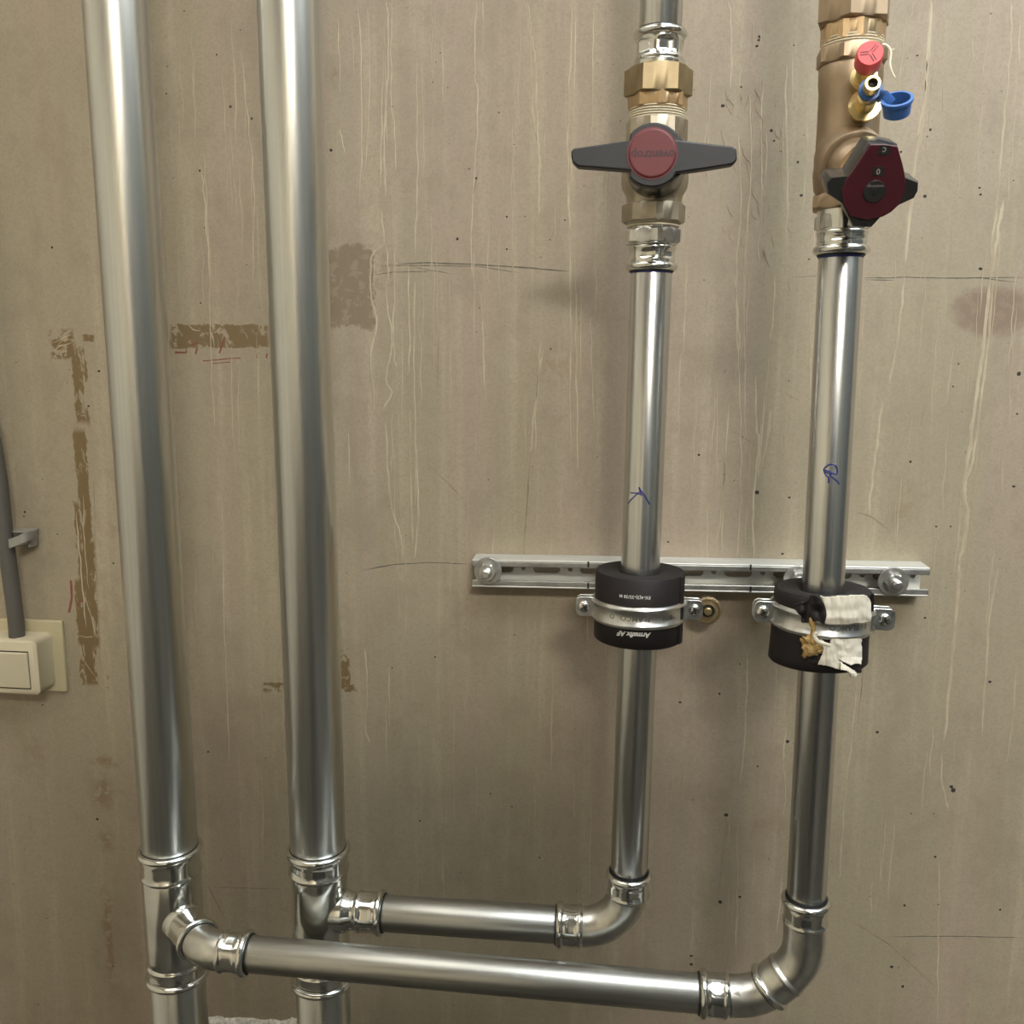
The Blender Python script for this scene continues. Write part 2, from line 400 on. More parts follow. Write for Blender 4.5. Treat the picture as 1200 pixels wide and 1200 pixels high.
def ngon(mb, A, d, r, t0, t1, n=6, ph=0., ch=.8):
    """hexagonal / octagonal nut: r = corner radius; corners cut like a turned chamfer"""
    d = Vector(d).normalized(); e1, e2 = frame(d); ap = r*math.cos(PI/n); vs = []; fs = []; rows = []
    N = n*8
    for (t, cut) in ((t0, ap*.9), (t0, ap*.985), (t0+(r-ap)*.55*ch, r), (t1-(r-ap)*.55*ch, r), (t1, ap*.985), (t1, ap*.9)):
        row = []
        for i in range(N):
            th = 2*PI*i/N; k = (th % (2*PI/n))-PI/n; rr = min(ap/math.cos(k), cut)
            row.append(len(vs)); vs.append(A+d*t+(e1*math.cos(th+ph)+e2*math.sin(th+ph))*rr)
        rows.append(row)
    for a, b in zip(rows, rows[1:]):
        for i in range(N): j = (i+1) % N; fs.append((a[i], a[j], b[j], b[i]))
    fs.append(tuple(reversed(rows[0]))); fs.append(tuple(rows[-1]))
    return mb.add(vs, fs)

# ================================================================== THE ROOM
XL, XR, YF = -1500, 2100, -2400
def slab(name, c, sz, mat):
    o = MB().box(c, sz).build(name, mat); return tag(o, kind='structure')
wall = slab('wall_back', ((XL+XR)/2, WALLY+100, CEIL/2), (XR-XL+400, 200, CEIL+200), 'concrete')
slab('wall_left', (XL-50, (WALLY+YF)/2, CEIL/2), (100, WALLY-YF, CEIL), 'paint_cream')
slab('wall_right', (XR+50, (WALLY+YF)/2, CEIL/2), (100, WALLY-YF, CEIL), 'paint_grey')
slab('wall_front', ((XL+XR)/2, YF-50, CEIL/2), (XR-XL+200, 100, CEIL), 'paint_cream')
tag(MB().box((1080, YF+12, 1180), (1500, 24, 2360)).build('added_dark_panel', 'panel_grey', bevel=3), kind='structure')  # unseen dark panel, added so the risers reflect a dark right side
slab('floor', ((XL+XR)/2, (WALLY+YF)/2, -50), (XR-XL+200, WALLY-YF+100, 100), 'floor')
slab('ceiling', ((XL+XR)/2, (WALLY+YF)/2, CEIL+50), (XR-XL+200, WALLY-YF+100, 100), 'ceiling')
def lamp(x, y, L, W, power, LAMP_COL, label):
    t = thing('ceiling_light', (x, y, CEIL), label, 'light', 'ceiling lights of the room')
    MB().box((x, y, CEIL-22), (L+60, W+30, 40)).build('housing', 'housing', t, bevel=4)
    s = NT('lit_diffuser'); s.b.inputs['Base Color'].default_value = (.8,.8,.8,1)
    s.b.inputs['Emission Color'].default_value = (*LAMP_COL, 1)
    s.b.inputs['Emission Strength'].default_value = power/(L*W*U*U)/PI
    MB().box((x, y, CEIL-52), (L, W, 20)).build('diffuser', s.m, t)
for i, (x, y, L, W, p, lc) in enumerate(LAMPS):
    lamp(x, y, L, W, p*2, lc, ['long ceiling light further back in the room', 'long ceiling light nearest the valves', 'fill light added on the ceiling to brighten the wall near the switch'][i])
CX, CYY = 140, -480
cb = thing('added_blocker', (CX, CYY, 0), 'tall blue-grey steel cabinet added behind the viewer to shade the wall and darken reflections', 'blocker')  # unseen blocker, added to shade the lower wall and darken pipe reflections
MB().box((CX, CYY, 935), (480, 360, 1830)).build('body', 'blocker', cb, bevel=4)
for sx in (-1, 1):
    dr = MB().box((CX+sx*119, CYY+188, 935), (232, 16, 1770)).build('door', 'blocker', cb, bevel=2)
    MB().tube([(CX+sx*24, CYY+196, 950), (CX+sx*24, CYY+212, 960), (CX+sx*24, CYY+212, 1060), (CX+sx*24, CYY+196, 1070)], 4, 10).build('handle', 'zinc', dr)

# ---- relief and marks on the concrete
def curve(pts, n=6):
    out = []
    for i in range(len(pts)-1):
        p0, p1, p2, p3 = pts[max(i-1,0)], pts[i], pts[i+1], pts[min(i+2, len(pts)-1)]
        for k in range(n):
            t = k/n; out.append(tuple(.5*((2*b)+(-a+c)*t+(2*a-5*b+4*c-d)*t*t+(-a+3*b-3*c+d)*t**3) for a, b, c, d in zip(p0, p1, p2, p3)))
    return out+[tuple(pts[-1])]
def ribbon(mb, pts, w, h=.5, jit=.25, taper=True, smooth=False):
    """raised run along px points on the wall, w in mm"""
    P = []; pts = [tuple(p) for p in curve(pts, 5)] if smooth else pts
    for (a, b) in zip(pts, pts[1:]):
        n = max(2, int(math.hypot(b[0]-a[0], b[1]-a[1])/7))
        for i in range(n): P.append((a[0]+(b[0]-a[0])*i/n, a[1]+(b[1]-a[1])*i/n))
    P.append(pts[-1]); sd = random.random()*99; vs = []; fs = []; K = len(P)
    W3 = [at(x, y, WALLY) for x, y in P]
    for k in range(K):
        t = W3[min(k+1, K-1)]-W3[max(k-1, 0)]; t.normalize(); n = Vector((-t.z, 0, t.x))
        c = W3[k]+n*(noise.noise(Vector((sd, k*.35, 0)))*jit*3)
        ww = w*(.7+.8*abs(noise.noise(Vector((sd+5, k*.5, 0)))))*(min(1, (k+.3)/3, (K-.7-k)/3) if taper else 1)
        vs += [c-n*ww/2+Vector((0,.05,0)), c-n*ww*.22-Vector((0,h,0)), c+n*ww*.22-Vector((0,h,0)), c+n*ww/2+Vector((0,.05,0))]
    for k in range(K-1):
        for i in range(3): fs.append((4*k+i, 4*k+i+1, 4*k+i+5, 4*k+i+4))
    mb.add(vs, fs)
lime = MB()
for pts, w in [
    ([(453,0),(455,60),(450,170),(452,230)],1.6), ([(459,0),(458,110),(462,150),(464,200)],1.2), ([(449,60),(447,150),(445,220)],1.2),
    ([(446,245),(449,285),(436,300),(434,340),(441,380),(434,420),(438,470),(431,500)],1.8),
    ([(452,285),(455,320),(452,345),(459,400),(452,445),(459,460),(448,480)],1.8), ([(463,295),(461,400),(464,430)],1.3),
    ([(478,310),(480,390),(478,440)],1.3), ([(486,330),(485,420),(487,520),(490,600),(486,655)],1.8), ([(480,480),(481,560),(484,640)],1.4),
    ([(452,495),(455,560),(460,600),(469,625),(472,655)],1.6), ([(558,0),(556,80),(560,120),(556,200)],1.4), ([(566,0),(565,60)],1.2),
    ([(618,0),(622,40),(627,70),(629,140),(632,200),(630,260)],2.0), ([(615,0),(621,50),(623,120),(630,170)],1.2),
    ([(670,0),(667,100),(665,200),(668,270)],1.5), ([(675,20),(671,140),(666,255)],1.4), ([(695,10),(694,160)],1.2),
    ([(556,190),(552,300),(558,340)],1.0), ([(562,340),(565,375),(568,470)],1.6), ([(555,290),(556,430)],1.1),
    ([(668,290),(669,400),(667,470),(670,530)],1.6), ([(674,300),(675,420),(677,550)],1.4), ([(681,320),(680,440)],1.1), ([(692,370),(695,480),(703,530)],1.1),
    ([(633,400),(630,450),(624,500),(622,530)],1.4), ([(636,410),(628,470),(628,530)],1.3), ([(420,5),(424,120),(421,240)],1.1),
    ([(431,10),(433,100),(428,200)],1.1), ([(412,30),(415,90)],1.0), ([(505,320),(506,250)],.9), ([(488,70),(489,200),(486,300)],1.3),
    ([(853,0),(857,40),(856,105)],1.6), ([(865,150),(868,240),(862,330),(866,400),(860,450)],1.3), ([(878,110),(880,200),(873,300),(870,350)],1.3),
    ([(893,90),(892,200),(896,232)],1.4), ([(921,70),(921,150),(923,240),(920,300)],1.6), ([(928,60),(930,120)],1.2), ([(898,150),(897,220)],1.3),
    ([(861,320),(864,400),(867,480),(868,560),(864,655)],1.4), ([(870,330),(873,440),(872,520)],1.3), ([(886,440),(886,500),(889,520),(882,600),(884,655)],1.8),
    ([(903,480),(900,510),(890,555)],1.8), ([(896,460),(892,520),(888,560)],1.4), ([(854,470),(848,560),(840,640)],1.3), ([(850,520),(845,650)],1.2),
    ([(908,320),(906,370),(902,400)],1.3), ([(949,350),(950,480)],1.2), ([(836,430),(838,450)],1.2),
    ([(1091,0),(1088,60),(1084,110),(1080,150),(1071,200),(1068,240),(1060,310)],2.6), ([(1087,60),(1083,110),(1075,160)],1.4),
    ([(1060,320),(1055,370),(1050,410),(1042,450)],2.0), ([(1034,470),(1028,520),(1022,560),(1018,605)],2.0),
    ([(1184,0),(1185,40),(1180,100),(1176,150),(1172,200)],1.8), ([(1195,20),(1193,90)],1.2), ([(1176,235),(1168,280),(1160,330)],2.6), ([(1170,240),(1160,300)],1.6),
    ([(1160,330),(1153,400),(1146,450),(1137,520),(1130,570),(1134,610),(1124,660)],3.0), ([(1164,330),(1156,420),(1148,480),(1140,540),(1128,570)],2.0),
    ([(1124,660),(1122,700),(1114,790),(1106,870)],2.6), ([(1103,880),(1104,920),(1112,950)],1.6), ([(1170,665),(1158,740),(1151,860)],1.8), ([(1101,1000),(1098,1200)],1.2),
    ([(1004,800),(996,880),(988,960),(984,1030)],1.5), ([(876,760),(874,830),(868,920)],1.5), ([(865,1000),(862,1120)],1.6), ([(917,1020),(910,1100)],1.3),
    ([(928,820),(918,880),(920,920),(918,960)],1.4), ([(427,760),(430,800),(428,850),(433,870)],1.6), ([(456,780),(456,850)],1.3), ([(260,560),(262,700),(266,820),(270,900)],1.1),
    ([(245,320),(248,440),(252,500)],1.0), ([(282,60),(290,140),(297,220),(296,330)],1.2), ([(236,200),(240,240),(246,330)],1.2), ([(313,310),(314,360)],1.2),
    ([(672,900),(673,960)],1.0), ([(398,150),(404,180)],1.0), ([(396,20),(399,110)],1.1)]:
    ribbon(lime, pts, w*1.45, h=.3, jit=.45, smooth=True)
for pts, w in [([(90,600),(92,640),(97,690),(101,735)],1.6), ([(97,580),(99,640),(104,690)],1.0), ([(62,402),(75,396),(84,392)],2.0), ([(64,412),(70,405),(85,403)],2.4), ([(66,408),(74,399),(86,397)],1.2), ([(88,745),(100,748),(110,745)],1.2), ([(220,380),(226,386),(236,389)],2.0), ([(245,385),(248,395),(252,408)],2.4), ([(248,380),(250,390)],2.0), ([(262,390),(260,400)],1.4), ([(286,388),(291,398)],1.6), ([(96,770),(104,782),(112,795)],1.2), ([(100,700),(108,720),(112,740)],1.0)]:
    ribbon(lime, pts, w*1.3, h=.25, jit=.8)
tag(lime.build('lime_run', 'lime', wall, sharp=80), kind='stuff')
soft = MB()
for i in range(210):
    x = random.choice([random.uniform(405, 720), random.uniform(790, 960), random.uniform(1010, 1200), random.uniform(205,310)])
    y = random.uniform(-20, 640) if random.random() < .8 else random.uniform(640, 1100); L = random.uniform(30, 150)
    k = (x-570)/7000*-1
    pts = [(x+k*t*L+random.uniform(-1.5,1.5), y+t*L) for t in (0,.33,.66,1)]
    ribbon(soft, pts, random.uniform(.8, 2.2), h=random.uniform(.12,.3), jit=.5)
for i in range(70):       # small lime crumbs and squiggles between the valves
    x, y = random.gauss(880, 20), random.uniform(100, 330); a = random.uniform(-.6,.6); L = random.uniform(4, 22)
    ribbon(soft, [(x,y),(x+a*L*.5+random.uniform(-3,3),y+L*.5),(x+a*L,y+L)], random.uniform(.7,1.3), h=.5, jit=.4)
tag(soft.build('faint_lime_run', 'lime_soft', wall, sharp=80), kind='stuff')
pen = MB()
for pts, w in [([(466,309),(500,308),(560,310),(620,314),(669,318)],1.3), ([(443,311),(490,311),(560,312),(610,320)],.8), ([(475,310),(500,316),(534,322)],.7),
               ([(431,323),(460,319),(510,318)],.8), ([(930,325),(960,323)],.7), ([(1010,326),(1060,325),(1120,326),(1200,325)],1.0), ([(1012,328),(1050,328)],1.2),
               ([(1110,325),(1150,326),(1196,331)],.8), ([(422,669),(460,662),(500,659),(553,661)],.9), ([(425,667),(470,660)],.6),
               ([(240,1039),(244,1039),(265,1080)],.7), ([(240,1039),(330,1042)],.5), ([(240,1040),(242,1070)],.5),
               ([(1040,1098),(1110,1097),(1200,1099)],1.0), ([(562,195),(556,222),(553,240)],.8), ([(242,1170),(244,1185)],.8)]:
    ribbon(pen, pts, w*1.35, h=.12, jit=.15)
tag(pen.build('pencil_line', 'pencil', wall, sharp=80), 'thin dark pencil and scratch lines', kind='stuff')
crk = MB()
for pts, w in [([(490,535),(510,552),(545,586)],1.0), ([(850,500),(870,512),(890,525)],1.5), ([(918,460),(937,470)],1.8), ([(612,700),(614,640),(622,530)],2.4), ([(1085,470),(1078,500)],1.2),
               ([(1100,900),(1110,920)],1.0), ([(990,1075),(1040,1105),(1100,1160)],1.8), ([(852,960),(846,1010),(842,1055)],2.0), ([(800,900),(797,950)],1.5),
               ([(1022,700),(1012,780),(1004,860)],1.2), ([(514,300),(514,400),(512,480)],.8), ([(830,340),(826,380)],1.0), ([(95,400),(98,430)],1.0), ([(110,560),(112,640),(118,800)],1.2), ([(995,598),(1020,605),(1044,622)],2.4)]:
    ribbon(crk, pts, w, h=.1)
tag(crk.build('fine_crack', 'crack', wall, sharp=80), kind='stuff')
rm = MB()
for pts, w in [([(205,413),(218,413)],2.0), ([(218,409),(218,414)],1.5), ([(231,408),(229,415)],1.6), ([(263,396),(257,414)],1.8), ([(302,413),(301,420)],1.2), ([(313,414),(312,420)],1.4),
               ([(238,423),(262,421),(282,420)],.9), ([(248,426),(270,424)],.8), ([(83,680),(84,700),(81,718)],2.4), ([(90,710),(98,702)],1.6), ([(224,405),(232,402)],1.2)]:
    ribbon(rm, pts, w*1.6, h=.12, jit=.3, taper=False)
tag(rm.build('red_mark', 'redmark', wall, sharp=80), 'red chalk strokes on the concrete', kind='stuff')
po = MB()
for x, y, r in [(random.uniform(0,1200), random.uniform(0,1200), random.choice([.5,.6,.6,.8,1.1])) for _ in range(260)]+[(270,125,1.6),(388,176,2),(516,62,1),(556,85,1),(847,124,2.2),(904,153,2),(907,165,1.5),(890,43,1.8),(887,54,2),(889,47,1.5),(868,102,1.5),(935,190,1.5),(939,229,2),(709,191,1.5),(727,195,1.5),(732,192,1.2),
                (1084,230,2.2),(1056,178,1.3),(1090,152,1.8),(1087,160,1.3),(1148,220,1.5),(1149,228,1.5),(1161,16,1.3),(1075,65,1.4),(1194,438,2.5),(1192,485,1.5),(1117,453,1.2),(1067,541,1.6),(1097,617,1.6),(1114,617,1.2),(1149,315,2.4),
                (1188,570,2),(819,533,1.6),(849,556,1.6),(887,577,3),(925,583,1.5),(917,649,2),(783,635,1.5),(797,823,2),(843,813,1.5),(923,869,2.4),(851,955,2.6),(844,1057,2.6),(867,1051,2.2),(888,898,1.2),(1084,724,1.8),(1160,799,2),(1117,926,3),(1115,922,2.5),(1096,1004,1.6),
                (1060,1061,1.8),(1045,1133,2.4),(1058,1156,2),(1028,858,2),(61,290,1.7),(116,435,2),(104,476,1.5),(133,660,1.5),(244,881,1.6),(114,960,2.4),(50,826,1.4),(235,355,1.2),(240,267,1.5),(234,200,1.6),(295,139,1.5),(536,280,1.8),
                (594,254,1.4),(558,209,1.4),(562,361,1),(594,292,1.2),(550,198,1),(662,258,1.2),(632,1005,1.5),(575,930,1.2),(600,945,1.2),(492,962,1.4),(510,770,1.4),(29,600,1.6),(28,605,1.2),(810,1130,2.2),(810,1120,2.2),(1172,1066,1.6),(1100,1060,1.4)]:
    P = at(x, y, WALLY); n = 9; a0 = random.random()*6; el = random.uniform(.6, 1)
    vs = [P+Vector((0,-.25,0))]+[P+Vector((math.cos(a0+2*PI*i/n)*r*.9*random.uniform(.75,1.1), -.05, math.sin(a0+2*PI*i/n)*r*.9*el)) for i in range(n)]
    po.add(vs, [(0, 1+i, 1+(i+1) % n) for i in range(n)])
tag(po.build('air_pore', 'pore', wall, sharp=80), kind='stuff')
# crumbly plaster at the foot of the wall between the risers
pp = thing('plaster_patch', at(295, 1200, WALLY), 'rough white crumbly plaster edge low on the wall between the two risers', 'plaster')
mb = MB(); c0 = at(236, 1190, WALLY); c1 = at(372, 1197, WALLY); nx, nz = 60, 16; vs = []; fs = []
for i in range(nx+1):
    x = c0.x+(c1.x-c0.x)*i/nx; top = c0.z+(c1.z-c0.z)*i/nx+5*noise.noise(Vector((x*.05,0,0)))+3*noise.noise(Vector((x*.2,3,0)))
    for j in range(nz+1):
        z = top-70*j/nz; e = min(1, j/1.5)
        vs.append(Vector((x, WALLY-e*(4+4*noise.noise(Vector((x*.12, z*.12, 0)))+2*noise.noise(Vector((x*.4, z*.4, 5)))), z)))
for i in range(nx):
    for j in range(nz): a = i*(nz+1)+j; fs.append((a, a+1, a+nz+2, a+nz+1))
mb.add(vs, fs).build('crust', 'crumb', pp, sharp=60)

# ================================================================== RISERS AND TEES
def riser(A, D, R, ytop, ybot, which, phase, labs):
    zt, zb = onaxis(A, D, ytop), onaxis(A, D, ybot)
    up = pipe('riser_pipe', zt, atz(A, D, CEIL), R, 'riser', labs[0], zt)
    lo = pipe('riser_pipe', atz(A, D, 0), zb, R, 'riser', labs[1], atz(A, D, 0))
    return zt, zb
T1, T1b = riser(A1, D1, R1, 994, 1141, 0, 0, ('long upper galvanised riser, the left one, in front of the scraped wall', 'short galvanised pipe end below the left tee'))
T2, T2b = riser(A2, D2, R2, 995, 1147, 1, 0, ('long upper galvanised riser, the right of the two thick ones', 'short galvanised pipe end below the right tee, behind the front cross pipe'))
# tee 1, branch turned 45 degrees towards the room
te = thing('press_tee', T1b, 'shiny zinc tee on the left riser with its branch turned towards the viewer', 'pipe fitting')
d = (T1b-T1).normalized(); L = (T1b-T1).length
socket_parts(T1+d*-3, d, R1, 30, te, .3); socket_parts(T1b+d*3, -d, R1, 22, te, .9, press=.4)
MB().lathe(T1, d, [(26,R1+.5),(30,R1+1.6),(L*.5,R1+2.0),(L-28,R1+2.0),(L-21,R1+1.4),(L-18,R1+.5)], 72, None, (False, False)).build('body', 'fit', te, sharp=60)
BR = math.radians(47)
bd = Vector((math.sin(BR), -math.cos(BR), 0))
zf = atx(B4, E4, -400)            # height of the front cross pipe near here
P0 = atz(A1, D1, zf.z+1)
# corner of the elbow lies where the branch axis meets the plane of the front pipe
Lc = (P0.y-zf.y)/(-bd.y); Cn = P0+bd*Lc; Cn.z = atx(B4, E4, Cn.x).z
bd = (Cn-P0).normalized(); Lc = (Cn-P0).length
bmouth = P0+bd*(Lc-17)
br = MB().lathe(P0, bd, [(5,Q4+3.4),(R1+1,Q4+3.2),(R1+4,Q4+2.9),(R1+7,Q4+1.9)], 64, None, (False, False)).build('branch_neck', 'fit', te, sharp=60)
socket_parts(bmouth, -bd, Q4, max(18, Lc-17-R1-1), te, .2, 'branch_socket', press=.5)
# 45 degree elbow to the front pipe
el = thing('press_elbow', Cn, 'small zinc elbow between the left tee and the front cross pipe', 'pipe fitting')
rad = 42.; tl = rad*math.tan(math.acos(bd.dot(E4))/2)
st = Cn-bd*tl
pts = [bmouth-bd*8]+arcpts(st, bd, E4, rad)
MF = onaxis(B4, E4, 293, 0)       # mouth of the elbow on the front pipe
pts += [Cn+E4*(tl+2)]
MB().tube(pts, Q4+.8, 48, cap=False).build('bend', 'fit_satin', el, sharp=60)
socket_parts(MF, -E4, Q4, max(20, (MF-Cn-E4*tl).length), el, .1, press=.9)
# tee 2, branch to the right
te = thing('press_tee', T2b, 'mirror-bright zinc tee on the right riser with its branch pointing right', 'pipe fitting')
d = (T2b-T2).normalized(); L = (T2b-T2).length
socket_parts(T2+d*-3, d, R2, 26, te, .1, press=1.3); socket_parts(T2b+d*3, -d, R2, 22, te, .5, press=.4)
MB().lathe(T2, d, [(22,R2+.5),(26,R2+1.4),(36,R2+.4),(L*.5,R2+1.0),(L-28,R2+1.6),(L-21,R2+1.4),(L-18,R2+.5)], 72,
           lambda t, th, r: r-1.2*math.exp(-((t-60)/26)**2)*(.5+.5*math.cos(2*th)), (False, False)).build('body', 'fit', te, sharp=60)
P2 = atx(B3, E3, atz(A2, D2, H0-555).x); M2 = onaxis(B3, E3, 450, 0); Lb = (M2-P2).length
MB().lathe(P2, E3, [(5,Q3+4.4),(R2-8,Q3+4.4),(R2-1,Q3+4.0),(R2+3,Q3+2.8),(R2+6,Q3+1.2),(R2+9,Q3+.6),(Lb-26,Q3+.8)], 64, None, (False, False)).build('branch_neck', 'fit', te, sharp=60)
socket_parts(M2, -E3, Q3, 27, te, .4, 'branch_socket', press=1.3)

# ================================================================== CROSS PIPES AND LOWER ELBOWS
M3 = onaxis(B3, E3, 652, 0)
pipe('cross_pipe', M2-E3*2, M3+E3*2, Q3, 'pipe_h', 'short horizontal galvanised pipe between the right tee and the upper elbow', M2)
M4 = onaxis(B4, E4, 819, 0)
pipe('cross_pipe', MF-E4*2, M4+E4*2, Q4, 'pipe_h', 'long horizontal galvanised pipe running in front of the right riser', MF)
# 90 degree elbow under the left thin pipe
V3 = onaxis(A3, D3, 1021); C3 = atz(A3, D3, atx(B3, E3, 20).z)
el = thing('press_elbow', C3, 'single curved zinc elbow under the thin pipe with the long handle valve', 'pipe fitting')
rad = 44.
socket_parts(M3, E3, Q3, 25, el, .5); socket_parts(V3, -D3, R3, 25, el, .2)
a, b = C3-E3*rad, C3+D3*rad
MB().tube([M3+E3*24]+arcpts(a, E3, D3, rad, 22)+[V3-D3*24], Q3+1.2, 56, cap=False).build('bend', 'fit_satin', el, sharp=60)
# two 45 degree elbows under the right thin pipe
V4 = onaxis(A4, D4, 1051); C4 = atz(A4, D4, atx(B4, E4, 176).z)
C4.y = (C4.y+atx(B4, E4, 176).y)/2
cc = 40.; dg = (D4+E4).normalized(); rad = 46.; tl = rad*math.tan(PI/8)
CA = C4+D4*cc; CB = C4-E4*cc; dg = (CA-CB).normalized(); DL = (CA-CB).length
el = thing('press_elbow', CB, 'lower of the two joined zinc elbows, at the right end of the long cross pipe', 'pipe fitting')
socket_parts(M4, E4, Q4, 25, el, .15, press=1.)
MB().tube([M4+E4*24]+arcpts(CB-E4*tl, E4, dg, rad)+[CB+dg*(DL*.6)], Q4+1.0, 56, cap=False).build('bend', 'fit_satin', el, sharp=60)
el = thing('press_elbow', CA, 'upper of the two joined zinc elbows, under the thin pipe with the star handle valve', 'pipe fitting')
socket_parts(V4, -D4, R4, 25, el, .6, press=1.)
socket_parts(CB+dg*(tl-6), dg, Q4+.6, 25, el, .1, 'lower_socket', press=.4, mat='fit_satin')
e = MB().tube([V4-D4*24]+arcpts(CA+D4*tl, -D4, -dg, rad)+[CB+dg*(tl+18)], Q4+1.3, 56, cap=False).build('bend', 'fit_satin', el, sharp=60)

# ================================================================== THIN PIPES
K0 = onaxis(A3, D3, 318)
kp = pipe('thin_pipe', V3-D3*4, K0, R3, 'pipe', 'left thin vertical pipe with a blue handwritten K, under the long handle valve', V3)
R0 = onaxis(A4, D4, 300)
rp = pipe('thin_pipe', V4-D4*4, R0, R4, 'pipe', 'right thin vertical pipe with a blue handwritten R, under the star handle valve', V4)
def on_cyl(px, py, A, D, R):       # ray / cylinder hit (world mm)
    o = Vector((0,0,H0)); r = ray(px, py).normalized(); w = o-A
    rd = r-D*r.dot(D); wdv = w-D*w.dot(D); a = rd.dot(rd); b = 2*rd.dot(wdv); c = wdv.dot(wdv)-R*R
    q = max(0, b*b-4*a*c); return o+r*((-b-math.sqrt(q))/(2*a))
def ink(lines, A, D, R, parent, w=.75):
    mb = MB()
    for l in lines:
        P = [on_cyl(x, y, A, D, R+.12) for x, y in l]
        for i, p in enumerate(P): pass
        mb.tube(P, w, 6, flat=1)
    return mb.build('marker_letter', 'ink', parent)
tag(ink([[(736,590),(740,585),(747,578.5),(751,575)], [(739,577.5),(746,578),(752,580)], curve([(749,571),(751,575),(756,582),(761.5,591)]), [(748.5,571),(752,581)]], A3, D3, R3, kp, .6), 'blue handwritten K upside down')
tag(ink([curve([(983.5,567),(979,562),(973,557),(975,554),(980,556),(981,550),(978,545),(972,544.5),(966,549),(966,553),(968,557),(971,560),(971,566)]), [(966,551),(974,553)], [(967,553),(975,556)]], A4, D4, R4, rp, .6), 'blue handwritten R upside down')
def bluering(A, D, py, R, parent):
    P = onaxis(A, D, py); MB().lathe(P, D, [(-.2,R+.1),(0,R+.35),(1.5,R+.35),(1.7,R+.1)], 64, None, (False, False)).build('ink_ring', 'ink', parent)
bluering(A3, D3, 320.5, R3, kp); bluering(A4, D4, 302.5, R4, rp)

# ================================================================== LEFT VALVE COLUMN (axis 3)
def zz(A, D, y): return (onaxis(A, D, y)-A).length*(1 if onaxis(A, D, y).z > A.z else -1)
def tk(y): return zz(A3, D3, y)
def rk(y, w): return rpx(onaxis(A3, D3, y), w)
def press_adapter(A, D, ym, ye, R, parent, ph, sgn=1, prs=1.2):
    P = onaxis(A, D, ym); Q = onaxis(A, D, ye); socket_parts(P, (Q-P), R, (Q-P).length, parent, ph, press=prs)
ad = thing('press_adapter', K0, 'zinc adapter with a hexagon under the long handle valve', 'pipe fitting')
press_adapter(A3, D3, 318, 288, R3, ad, .25, prs=1.6)
ngon(MB(), A3, D3, rk(277, 34.5), tk(287), tk(269), 6, .13).build('hexagon', 'zinc', ad, sharp=30)
MB().lathe(A3, D3, [(tk(290), R3+1), (tk(287), R3+2), (tk(266), R3+1.5)], 48).build('neck', 'fit', ad)
bv = thing('ball_valve', atz(A3, D3, A3.z+tk(262)), 'nickel plated ball valve with a long black two-winged handle and red disc', 'valve')
# white sealing hemp visible at both threads
mb = MB()
for k in range(5): mb.lathe(A3, D3, [(tk(267)+k*2.2, rk(265, 27)), (tk(267)+k*2.2+.6, rk(265, 31-.6*k)), (tk(267)+k*2.2+1.6, rk(265, 31-.6*k)), (tk(267)+k*2.2+2.2, rk(265, 27))], 48)
mb.build('sealing_thread', 'hemp', bv)
ngon(MB(), A3, D3, rk(250, 37.5), tk(262), tk(240), 8, .05).build('lower_hexagon', 'nickel', bv, sharp=30)
MB().lathe(A3, D3, [(tk(243), rk(240, 33)), (tk(238), rk(238, 32)), (tk(231), rk(231, 33)), (tk(222), rk(222, 38)), (tk(214), rk(214, 39.5)), (tk(190), rk(190, 39.5)), (tk(172), rk(172, 38)), (tk(166), rk(166, 36))], 8*8,
           lambda t, th, r: r*(1-.045*abs(math.sin(4*th)))).build('body', 'nickel', bv, sharp=30)
ngon(MB(), A3, D3, rk(152, 37), tk(168), tk(142), 8, .56).build('upper_octagon', 'nickel', bv, sharp=28)
mb = MB()
for k in range(5): mb.lathe(A3, D3, [(tk(143)+k*2, rk(138, 28)), (tk(143)+k*2+.7, rk(138, 33.0)), (tk(143)+k*2+1.3, rk(138, 33.0)), (tk(143)+k*2+2, rk(138, 28))], 48)
mb.build('sealing_thread', 'hemp', bv)
# handle, lying in a plane parallel to the wall
HY = 770.
hc = at(765, 182, HY); EX, EZ, EN = Vector((1,0,0)), Vector((0,0,1)), Vector((0,-1,0))
ko = atz(A3, D3, hc.z+4)
MB().lathe(Vector((ko.x, ko.y-R3-4, hc.z)), EN, [(-4,24),(0,24),(14,22.5),(40,rpx(hc,31)),(ko.y-R3-4-HY-5, rpx(hc,33.5))], 56).build('stem_collar', 'graphite', bv)
hcc = Vector((hc.x, HY, hc.z))
def P2d(x, y): p = at(x, y, HY)-hcc; return (p.x, p.z)
rr = rpx(hc, 36.5)
left = [P2d(*p) for p in ((738,200),(677,195.5),(671,190),(669.5,184),(669.5,178),(672,174.5),(700,170.5),(738,165))]
right = [P2d(*p) for p in ((793,164.5),(830,169),(858,172),(863,175),(863.5,188),(858,193),(825,198.5),(792,203))]
def arc2(p, q, n=12):
    a0, a1 = math.atan2(p[1], p[0]), math.atan2(q[1], q[0])
    while a1 > a0: a1 -= 2*PI
    return [(rr*math.cos(a0+(a1-a0)*i/n), rr*math.sin(a0+(a1-a0)*i/n)) for i in range(1, n)]
outl = left+arc2(left[-1], right[0])+right+arc2(right[-1], left[0])
hd = MB().prism(outl, hcc, EX, EZ, Vector((0,1,0)), -2, 11).build('handle', 'black', bv, sharp=30, bevel=1.2)
dr = rpx(hc, 27.3)
MB().lathe(hcc-Vector((.5,0,-1)), EN, [(0,dr+1.6),(2.4,dr+1.6),(2.4,dr+.6),(3.0,dr),(3.4,dr-.6)], 64).build('red_disc', 'red', hd)
